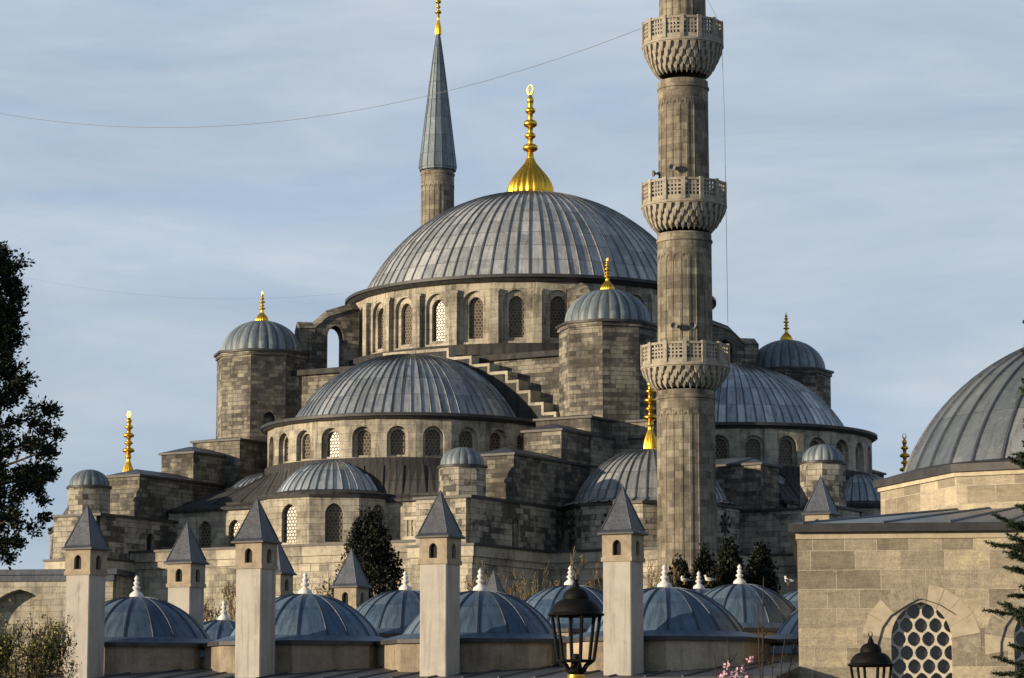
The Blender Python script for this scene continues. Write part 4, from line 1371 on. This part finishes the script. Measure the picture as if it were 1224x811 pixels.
for i in range(64):
    t0, t1 = 2 * PI * i / 64, 2 * PI * (i + 1) / 64
    a_, b_ = on_oct(t0), on_oct(t1)
    m.poly([(a_[0] * 1.028, a_[1] * 1.028, 10.823), (b_[0] * 1.028, b_[1] * 1.028, 10.823), (7.7 * math.sin(t1), -7.7 * math.cos(t1), 11.0), (7.7 * math.sin(t0), -7.7 * math.cos(t0), 11.0)], mi=1)
m.build('drum_cornice', [M['vpale'], M['lead_edge']], tomb)
m = MB()
zc, RS = 8.07, 8.15
prof = []
for i in range(21):
    a_ = math.asin((10.95 - zc) / RS) + (PI / 2 - math.asin((10.95 - zc) / RS)) * i / 20
    prof.append((max(0.0, RS * math.cos(a_)), zc + RS * math.sin(a_)))
m.lathe(prof, angs=rib_angs(40, 0.011, 0.085, sub=2), N=40)
dm = m.build('dome', M['lead_tomb'], tomb, smooth=40)
finial(dm, 0, 0, 16.1, 3.0)

# ------------------------------------------------------------------ courtyard arcade at the far left
arc = thing('arcade_wall', 'pale arcaded courtyard wall beside the left foot of the mosque', 'wall', (-42, 178, 0), R(-8))
m = MB()
m.bay((-22, 0), (17, 0), 0, 11.4, [(7.3 + 6.4 * i, 4.9, 0.1, 8.0, 'low') for i in range(5)], 0.8)
m.build('arch_wall', M['pale'], arc)
m = MB()
m.box(-22.3, 17.3, -0.25, 4.5, 11.4, 11.75)
m.box(-22.1, 17.1, -0.12, 0.0, 11.0, 11.4)
m.build('wall_coping', M['lead_cap'], arc)
m = MB()
m.box(-22, 17, 0.85, 4.2, 0, 11.38)
m.build('wall_back', M['pale'], arc)

# ------------------------------------------------------------------ street lamps
def street_lamp(label, X, Y, dz):
    root = thing('street_lamp', label, 'street lamp', (X, Y, 0), R(12), 'black lantern street lamps')
    z0 = 2.32 + dz
    dc = dz + 0.065
    m = MB()
    m.lathe([(0.20, 0), (0.20, 0.1), (0.15, 0.16), (0.15, 0.55), (0.10, 0.62), (0.075, 0.7), (0.06, 1.6), (0.05, 2.15 + dc), (0.075, 2.17 + dc), (0.075, 2.2 + dc), (0.05, 2.22 + dc)], 20)
    m.build('post', M['iron'], root, smooth=35)
    m = MB()
    m.lathe([(0.05, 2.22 + dc), (0.088, 2.225 + dc), (0.092, 2.25 + dc), (0.088, 2.275 + dc), (0.05, 2.28 + dc)], 20)
    m.build('collar', M['brass'], root, smooth=35)
    m = MB()
    zb, zt = z0 + 0.16, z0 + 0.62
    rb, rt = 0.187, 0.256
    m.lathe([(0.05, 2.28 + dc), (0.10, 2.30 + dc), (0.11, 2.33 + dc), (0.06, 2.42 + dz), (0.05, zb - 0.01), (0.0, zb)], 14)
    nb = 6
    for i in range(nb):
        a_ = 2 * PI * i / nb + PI / 6
        c_, s_ = math.cos(a_), math.sin(a_)
        m.tube([(rb * c_, rb * s_, zb), (rt * c_, rt * s_, zt)], 0.019, 6)
        m.tube([(0.06 * c_, 0.06 * s_, zb - 0.13), (0.09 * c_, 0.09 * s_, zb - 0.10), (0.125 * c_, 0.125 * s_, zb - 0.045), (rb * c_, rb * s_, zb)], 0.014, 6)
        a2 = a_ + 2 * PI / nb
        m.tube([(rb * c_, rb * s_, zb), (rb * math.cos(a2), rb * math.sin(a2), zb)], 0.014, 6)
        m.tube([(rt * c_, rt * s_, zt), (rt * math.cos(a2), rt * math.sin(a2), zt)], 0.014, 6)
        m.tube([(0.03 * c_, 0.03 * s_, zb), (rb * c_, rb * s_, zb)], 0.010, 5)
    m.lathe([(0.045, zb), (0.045, zb + 0.06), (0.03, zb + 0.07), (0.0, zb + 0.075)], 12)
    m.build('lantern_frame', M['iron'], root, smooth=40)
    m = MB()
    pr = [(0.0, zt - 0.005), (0.26, zt - 0.005), (0.287, zt + 0.0), (0.292, zt + 0.014), (0.282, zt + 0.026), (0.262, zt + 0.034), (0.256, zt + 0.06), (0.243, zt + 0.09), (0.222, zt + 0.118), (0.196, zt + 0.142), (0.165, zt + 0.160), (0.135, zt + 0.168),
          (0.134, zt + 0.176), (0.137, zt + 0.19), (0.128, zt + 0.222), (0.106, zt + 0.252), (0.076, zt + 0.273), (0.045, zt + 0.285), (0.036, zt + 0.30), (0.034, zt + 0.32), (0.022, zt + 0.345), (0.010, zt + 0.36), (0, zt + 0.362)]
    m.lathe(pr, 28)
    for sx in (-1, 1):
        m.tube([(0, 0, zt + 0.35), (sx * 0.022, 0, zt + 0.375), (sx * 0.026, 0, zt + 0.40), (sx * 0.012, 0, zt + 0.43)], [0.010, 0.009, 0.007, 0.003], 6)
    m.build('lantern_cap', M['iron'], root, smooth=40)
    return root
lp = at(688.5, 740, 28.6)
street_lamp('larger black lantern lamp before the medrese domes, with a brass collar', lp.x, 28.6, 0.0)
lp = at(1040.5, 760, 35.0)
street_lamp('smaller black lantern lamp in front of the tomb wall', lp.x, 35.0, -0.37)

# ------------------------------------------------------------------ trees and plants
def leaf_quads(m, p, s, rg, n=1, stretch=1.6, up=0.0):
    for _ in range(n):
        d = Vector((rg.gauss(0, 1), rg.gauss(0, 1), rg.gauss(0, 1) + up))
        d.normalize()
        e = d.cross(Vector((rg.gauss(0, 1), rg.gauss(0, 1), rg.gauss(0, 1))))
        if e.length < 1e-3:
            continue
        e.normalize()
        k = s * rg.uniform(0.6, 1.3)
        a_, b_ = d * k * stretch, e * k * 0.5
        i = len(m.v)
        m.v += [tuple(p), tuple(p + a_ * 0.5 + b_), tuple(p + a_), tuple(p + a_ * 0.5 - b_)]
        m.f.append([i, i + 1, i + 2, i + 3])
        m.uv.append([(0, 0), (1, 0), (1, 1), (0, 1)])
        m.mi.append(0)

def limb(m, p, d, L, r, depth, rg, spread=0.6, n=5, up=0.12, ends=None, kids=(2, 3), shrink=0.66, sides=5, rmin=0.006):
    pts = [p]
    rad = [r]
    q = Vector(p)
    dd = Vector(d).normalized()
    for i in range(n):
        dd = (dd + Vector((rg.gauss(0, 0.12), rg.gauss(0, 0.12), rg.gauss(0, 0.08) + up * 0.3))).normalized()
        q = q + dd * (L / n)
        pts.append(q.copy())
        rad.append(max(rmin, r * (1 - 0.55 * (i + 1) / n)))
    m.tube(pts, rad, sides if depth > 1 else 3)
    if ends is not None and depth <= 1:
        ends += pts[1:]
    if depth <= 0:
        return
    for k in range(rg.randint(*kids) + 1):
        f = rg.uniform(0.35, 1.0)
        i = max(1, min(n, int(f * n + 0.5)))
        ax = Vector((rg.gauss(0, 1), rg.gauss(0, 1), rg.gauss(0, 1)))
        nd = (dd + ax.normalized() * spread * rg.uniform(0.7, 1.3) + Vector((0, 0, up))).normalized()
        limb(m, pts[i], nd, L * shrink * rg.uniform(0.75, 1.15), rad[i] * 0.72, depth - 1, rg, spread, max(3, n - 1), up, ends, kids, shrink, sides, rmin)

# tall dark conifer at the left edge
def cedar():
    rg = random.Random(11)
    Y = 45.0
    axp = -75
    base = at(axp, 800, Y)
    root = thing('cedar_tree', 'tall dark evergreen with ragged feathery foliage at the left edge', 'tree', (base.x, Y, 0))
    m = MB()
    m.lathe([(0.34, 0), (0.26, 0.6), (0.22, 3), (0.15, 6), (0.06, 9.4), (0.0, 9.7)], 12)
    prof = [(290, 4), (305, 12), (322, 21), (345, 20), (372, 16), (392, 22), (415, 14), (432, 8), (452, 30), (470, 56), (488, 70), (505, 78), (525, 84), (548, 84), (570, 74), (590, 66), (612, 60), (635, 46), (655, 36), (672, 20), (684, 5)]
    cl = []
    mm = 45.0 / 3320
    for k in range(900):
        py = rg.uniform(286, 690)
        for (y0, x0), (y1, x1) in zip(prof, prof[1:]):
            if y0 <= py <= y1:
                bx = x0 + (x1 - x0) * (py - y0) / (y1 - y0)
                break
        else:
            continue
        rmax = (bx - axp) * mm
        z = at(axp, py, Y).z
        th = rg.uniform(-PI, PI)
        f = math.sqrt(rg.uniform(0.05, 1.0))
        bump = 1 + 0.16 * math.sin(3 * th + z * 2.1) - 0.10
        if abs(th) < 0.6 or True:
            rr = (rmax - 0.16) * f * (1.0 if abs(math.sin(th)) > 0.8 else bump)
        cl.append((Vector((rr * math.sin(th), -rr * math.cos(th), z)), rg.uniform(0.16, 0.30), th, rr))
    for p, r_, th, rr in cl[::6]:
        m.tube([(0, 0, p.z - 0.35 * rr), (p.x * 0.5, p.y * 0.5, p.z - 0.15 * rr), tuple(p)], [0.05, 0.03, 0.01], 5)
    m.build('trunk', M['bark'], root, smooth=40)
    f_ = MB()
    for p, r_, th, rr in cl:
        out = Vector((math.sin(th), -math.cos(th), 0.55)).normalized()
        # sprays pointing outwards and up
        for s_ in range(11):
            d = (out + Vector((rg.gauss(0, .6), rg.gauss(0, .6), rg.gauss(0, .5)))).normalized()
            ln = r_ * rg.uniform(0.5, 1.2)
            for q_ in range(13):
                t = q_ / 13
                pos = p + d * (t * ln) + Vector((rg.gauss(0, 1), rg.gauss(0, 1), rg.gauss(0, 1))) * 0.035
                dd = (d + Vector((rg.gauss(0, .7), rg.gauss(0, .7), rg.gauss(0, .7)))).normalized()
                e = dd.cross(Vector((rg.gauss(0, 1), rg.gauss(0, 1), rg.gauss(0, 1)))).normalized()
                k = rg.uniform(0.05, 0.10)
                i = len(f_.v)
                f_.v += [tuple(pos), tuple(pos + dd * k * 0.5 + e * k * 0.24), tuple(pos + dd * k), tuple(pos + dd * k * 0.5 - e * k * 0.24)]
                f_.f.append([i, i + 1, i + 2, i + 3])
                f_.uv.append([(0, 0), (1, 0), (1, 1), (0, 1)])
                f_.mi.append(0)
    f_.build('crown', M['leaf_cedar'], root)
cedar()

def cypress(label, px, Y, ztop, w, seed, zb=0.0, name='cypress_tree', blunt=0.55):
    rg = random.Random(seed)
    X = at(px, 700, Y).x
    root = thing(name, label, 'tree', (X, Y, 0))
    m = MB()
    m.lathe([(0.22, 0), (0.16, 1), (0.1, ztop * 0.7), (0.0, ztop * 0.95)], 10)
    m.build('trunk', M['bark'], root, smooth=40)
    f_ = MB()
    n = 2600
    for i in range(n):
        t = rg.random() ** 0.8
        z = 0.5 + (ztop - 0.5) * t
        env = (w / 2) * min(1.0, ((1 - t) / blunt) ** 0.5 if t > 1 - blunt else 1.0)
        th = rg.uniform(-PI, PI)
        env *= 1 + 0.22 * math.sin(th * 3 + z * 1.9 + seed) + 0.16 * math.sin(th * 5 + z * 3.3)
        z += rg.gauss(0, 0.18)
        rr = env * math.sqrt(rg.uniform(0.3, 1.0))
        p = Vector((rr * math.sin(th), -rr * math.cos(th), z))
        for q_ in range(12):
            pos = p + Vector((rg.gauss(0, .10), rg.gauss(0, .10), rg.gauss(0, .22)))
            leaf_quads(f_, pos, 0.105, rg, 1, 1.9, 0.9)
    f_.build('crown', M['leaf_cypress'], root)

cypress('broad dark cypress in front of the exedra windows', 441, 139, at(441, 624, 139).z, 4.4, 3, blunt=0.5)
cypress('dark conifer nearest the right side of the minaret foot', 842, 141, at(842, 670, 141).z, 2.0, 5)
cypress('taller dark conifer standing second from the minaret foot', 872, 140, at(872, 660, 140).z, 2.7, 8)
cypress('dark conifer beside the tomb wall, behind the third gull', 910, 142, at(910, 664, 142).z, 2.7, 9)
cypress('low dark rounded evergreen at the foot of the minaret', 812, 138, at(812, 682, 138).z, 3.0, 10, blunt=0.8)

def bare_tree(label, px, Y, ztop, seed, mat='twig', name='bare_tree', spreadw=0.55, depth=5, r=0.16, leaves=0, leafsize=0.07, nst=4, rmin=0.012):
    rg = random.Random(seed)
    X = at(px, 700, Y).x
    root = thing(name, label, 'tree', (X, Y, 0))
    m = MB()
    ends = []
    H = ztop
    trunk_h = H * 0.34
    m.tube([(0, 0, 0), (0.05, 0.02, trunk_h * 0.5), (0.02, 0.0, trunk_h)], [r, r * 0.85, r * 0.7], 8)
    for k in range(nst):
        a_ = 2 * PI * k / nst + rg.uniform(-.4, .4)
        d = Vector((math.cos(a_) * spreadw, math.sin(a_) * spreadw, 1))
        limb(m, Vector((0.02, 0, trunk_h * rg.uniform(0.75, 1.0))), d, H * 0.30, r * 0.5, depth, rg, 0.55, 5, 0.28, ends, (2, 2), 0.68, 5, rmin)
    m.build('trunk', M[mat], root)
    if leaves:
        f_ = MB()
        for _ in range(leaves):
            p = rg.choice(ends) + Vector((rg.gauss(0, .08), rg.gauss(0, .08), rg.gauss(0, .08)))
            leaf_quads(f_, p, leafsize, rg)
        f_.build('crown', M['leaf_bud'], root)
    return root

bare_tree('bare pale twiggy tree between the two leftmost front chimneys', 262, 132, at(262, 684, 132).z, 21, leaves=1100, leafsize=0.055)
bare_tree('bare twiggy tree rising behind the dome beside the third front chimney', 612, 134, at(612, 670, 134).z, 22, leaves=1100, leafsize=0.055)
bare_tree('bare twiggy tree before the blind arch of the lower mosque wall', 672, 136, at(672, 674, 136).z, 23, leaves=1100, leafsize=0.055)
bare_tree('bare twiggy tree at the foot of the minaret, right of the fourth front chimney', 780, 134, at(780, 670, 134).z, 24, leaves=1100, leafsize=0.055)
bare_tree('slender bare tree left of the broad cypress', 375, 136, at(375, 700, 136).z, 26, leaves=700, leafsize=0.055)
bare_tree('spreading tree in yellow green spring leaf at the lower left corner', 22, 60, at(22, 716, 60).z, 31, mat='twig_dark', name='budding_tree', depth=5, r=0.10, leaves=5500, leafsize=0.042, nst=7, spreadw=0.85, rmin=0.006)

# spruce reaching in at the right edge
def spruce():
    rg = random.Random(5)
    Y = 20.0
    X = at(1266, 700, Y).x
    root = thing('spruce_tree', 'dark spruce with needle branches reaching in at the right edge', 'tree', (X, Y, 0))
    m = MB()
    m.lathe([(0.12, 0), (0.10, 1), (0.06, 3.2), (0.0, 5.0)], 10)
    f_ = MB()
    def needles(p, d, n, ln):
        for _ in range(n):
            e = (d * 0.8 + Vector((rg.gauss(0, .6), rg.gauss(0, .6), rg.gauss(0, .6)))).normalized()
            sd_ = e.cross(Vector((rg.gauss(0, 1), rg.gauss(0, 1), rg.gauss(0, 1)))).normalized() * 0.003
            i = len(f_.v)
            q = p + e * ln
            f_.v += [tuple(p - sd_), tuple(p + sd_), tuple(q + sd_ * 0.5), tuple(q - sd_ * 0.5)]
            f_.f.append([i, i + 1, i + 2, i + 3])
            f_.uv.append([(0, 0), (1, 0), (1, 1), (0, 1)])
            f_.mi.append(0)
    zs = []
    z = 0.5
    while z < 4.8:
        zs.append(z)
        z += 0.065
    for i, z in enumerate(zs):
        for k in range(3):
            th = i * 2.4 + k * PI * 2 / 3 + rg.uniform(-.3, .3)
            L = (0.38 + 0.13 * max(0, 4.2 - z)) * rg.uniform(0.75, 1.15)
            L *= rg.choice((0.55, 0.8, 1.0, 1.0))
            if z > 3.15:
                L *= max(0.2, 0.72 - 0.18 * (z - 3.15))
            else:
                L *= 0.92
            tilt = rg.uniform(-0.15, 0.45)
            d = Vector((math.sin(th), -math.cos(th), 0.12))
            pts = [Vector((0, 0, z))]
            for s_ in range(1, 11):
                t = s_ / 10
                pts.append(Vector((d.x * L * t, d.y * L * t, z + L * (tilt * t - 0.25 * t * t + 0.22 * t ** 3))))
            m.tube(pts, [0.012 * (1 - 0.8 * j / 10) for j in range(11)], 4)
            for j in range(2, 11):
                p = pts[j]
                ax = (pts[min(10, j + 1)] - pts[j - 1]).normalized()
                for q_ in range(4):
                    needles(pts[j - 1].lerp(p, q_ / 4), ax, 8, 0.024)
                side = ax.cross(Vector((0, 0, 1))).normalized()
                for sg in (-1, 1):
                    tl = 0.18 * (1 - 0.6 * j / 10) * rg.uniform(0.7, 1.2)
                    td = (ax * 0.7 + side * sg * 0.8 + Vector((0, 0, rg.uniform(-.15, .1)))).normalized()
                    for q_ in range(int(tl / 0.008)):
                        needles(p + td * (q_ * 0.008), td, 6, 0.024)
    m.build('trunk', M['bark'], root)
    f_.build('crown', M['leaf_spruce'], root)
spruce()

# flowering shrub in front of the portico
def magnolia():
    rg = random.Random(41)
    Y = 42.0
    c = at(905, 811, Y)
    root = thing('magnolia_shrub', 'leafless shrub with thin dark stems and a few pink blossoms near the tomb corner', 'shrub', (c.x, Y, 0))
    m = MB()
    fl = MB()
    tips = [(912, 690), (938, 757), (925, 772), (868, 765), (852, 782), (905, 720), (948, 770), (858, 800), (893, 786)]
    for px, py in tips:
        t = at(px, py, Y) - Vector((c.x, Y, 0))
        y_ = rg.uniform(-.25, .25)
        n = 9
        pts = []
        b = Vector((rg.uniform(-.06, .06), rg.uniform(-.06, .06), 0))
        for i in range(n + 1):
            f = i / n
            pts.append(Vector((b.x + (t.x - b.x) * f ** 0.9 + rg.gauss(0, .012), b.y + y_ * f + rg.gauss(0, .012), t.z * f)))
        m.tube(pts, [0.022 * (1 - 0.8 * i / n) + 0.003 for i in range(n + 1)], 5)
        for i in range(5, n):
            for s_ in (-1, 1):
                if rg.random() < 0.75:
                    e = pts[i] + Vector((s_ * rg.uniform(0.05, 0.14), rg.uniform(-.08, .08), rg.uniform(0.06, 0.2)))
                    m.tube([pts[i], pts[i].lerp(e, .5) + Vector((s_ * .02, 0, -.01)), e], [0.008, 0.006, 0.003], 4)
    m.build('stems', M['twig_dark'], root)
    for px, py in ((869, 792), (880, 799), (888, 795), (893, 803), (872, 805), (862, 806), (884, 808), (896, 784), (877, 806), (890, 810), (866, 800)):
        t = at(px, py + 5, Y) - Vector((c.x, Y, 0))
        p = Vector((t.x, rg.uniform(-.25, .1), t.z))
        for k in range(16):
            d = Vector((rg.gauss(0, 1), rg.gauss(0, 1), abs(rg.gauss(0, 1)) + .3)).normalized()
            leaf_quads(fl, p + Vector((rg.gauss(0, .012), rg.gauss(0, .012), rg.gauss(0, .03))), 0.04, rg, 1, 1.1, 0.8)
    fl.build('blossoms', M['pink'], root)
magnolia()

# ------------------------------------------------------------------ gulls on the medrese roofs
def gull(label, px, py, Y, face, preen):
    p = at(px, py, Y)
    root = thing('gull', label, 'seagull', tuple(p), face, 'gulls resting on the medrese domes')
    me = bpy.data.meshes.new('body')
    # skin the bird from a chain of joints: tail, rump, chest, neck, head
    ch = [((-0.30, 0, 0.19), 0.018, 0.012), ((-0.20, 0, 0.20), 0.045, 0.04), ((-0.06, 0, 0.20), 0.085, 0.085), ((0.07, 0, 0.22), 0.085, 0.09)]
    if preen:
        ch += [((0.13, 0.01, 0.29), 0.05, 0.05), ((0.12, 0.03, 0.34), 0.048, 0.048), ((0.07, 0.05, 0.345), 0.03, 0.03)]
    else:
        ch += [((0.12, 0, 0.31), 0.048, 0.05), ((0.135, 0, 0.37), 0.047, 0.047), ((0.17, 0, 0.375), 0.03, 0.03)]
    m = MB()
    rings = []
    n = 10
    P_ = [Vector(c_[0]) for c_ in ch]
    fine = []
    for i in range(len(ch) - 1):
        for k in range(3):
            f = k / 3
            fs = f * f * (3 - 2 * f)
            fine.append((P_[i].lerp(P_[i + 1], f), ch[i][1] + (ch[i + 1][1] - ch[i][1]) * fs))
    fine.append((P_[-1], ch[-1][1]))
    pts = [P_[0] - Vector((0.01, 0, 0))] + [a_ for a_, b_ in fine] + [P_[-1] + (P_[-1] - P_[-2]) * 0.5]
    rad = [0.004] + [b_ for a_, b_ in fine] + [0.006]
    m.tube(pts, rad, 12)
    m.build('body', M['feather'], root, smooth=80)
    w = MB()
    for s_ in (-1, 1):
        w.tube([(0.09, s_ * 0.07, 0.245), (0.0, s_ * 0.088, 0.235), (-0.12, s_ * 0.075, 0.215), (-0.26, s_ * 0.03, 0.20), (-0.37, s_ * 0.012, 0.195)], [0.02, 0.045, 0.042, 0.02, 0.004], 8)
    w.build('wings', M['wing'], root, smooth=80)
    b = MB()
    h = P_[-1]
    dv = (P_[-1] - P_[-2]).normalized()
    b.tube([h, h + dv * 0.035, h + dv * 0.06 + Vector((0, 0, -.012))], [0.013, 0.010, 0.002], 6)
    for s_ in (-1, 1):
        b.tube([(0.0, s_ * 0.035, 0.14), (0.01, s_ * 0.035, 0.0)], 0.007, 5)
        b.tube([(0.0, s_ * 0.035, 0.005), (0.05, s_ * 0.04, 0.004)], [0.008, 0.012], 5)
    b.build('beak_and_legs', M['beak'], root)
gull('white gull preening at the left, beside the white finial', 818, 699, 122.6, R(200), True)
gull('grey winged gull facing left, right of the preening gull', 847, 698.5, 122.6, R(172), False)
gull('gull standing on the dome close to the tomb corner', 942, 700.5, 112.0, R(130), False)

# ------------------------------------------------------------------ cables in the sky
def cable(label, pts, r):
    m = MB()
    m.tube([tuple(p) for p in pts], r, 5)
    o = m.build('cable', M['sky_cable'], None)
    tag(o, label, 'cable')
def catenary(a, b, sag, n=40):
    return [a.lerp(b, i / n) - Vector((0, 0, sag * 4 * (i / n) * (1 - i / n))) for i in range(n + 1)]
a_ = at(787, 26, 164.0)
b_ = at(-40, 128, 196)
cable('long sagging cable strung from the minaret top across the sky to the left', catenary(a_, b_, 3.6), 0.016)
cable('nearly straight cable hanging down the right side of the minaret', [at(846, 0, 163.5), at(862, 32, 163.6), at(866, 140, 164), at(868, 260, 164.5), at(870, 386, 165)], 0.014)
cable('faint thin cable crossing low behind the left weight tower', catenary(at(-30, 318, 215), at(455, 345, 213), 1.6), 0.005)
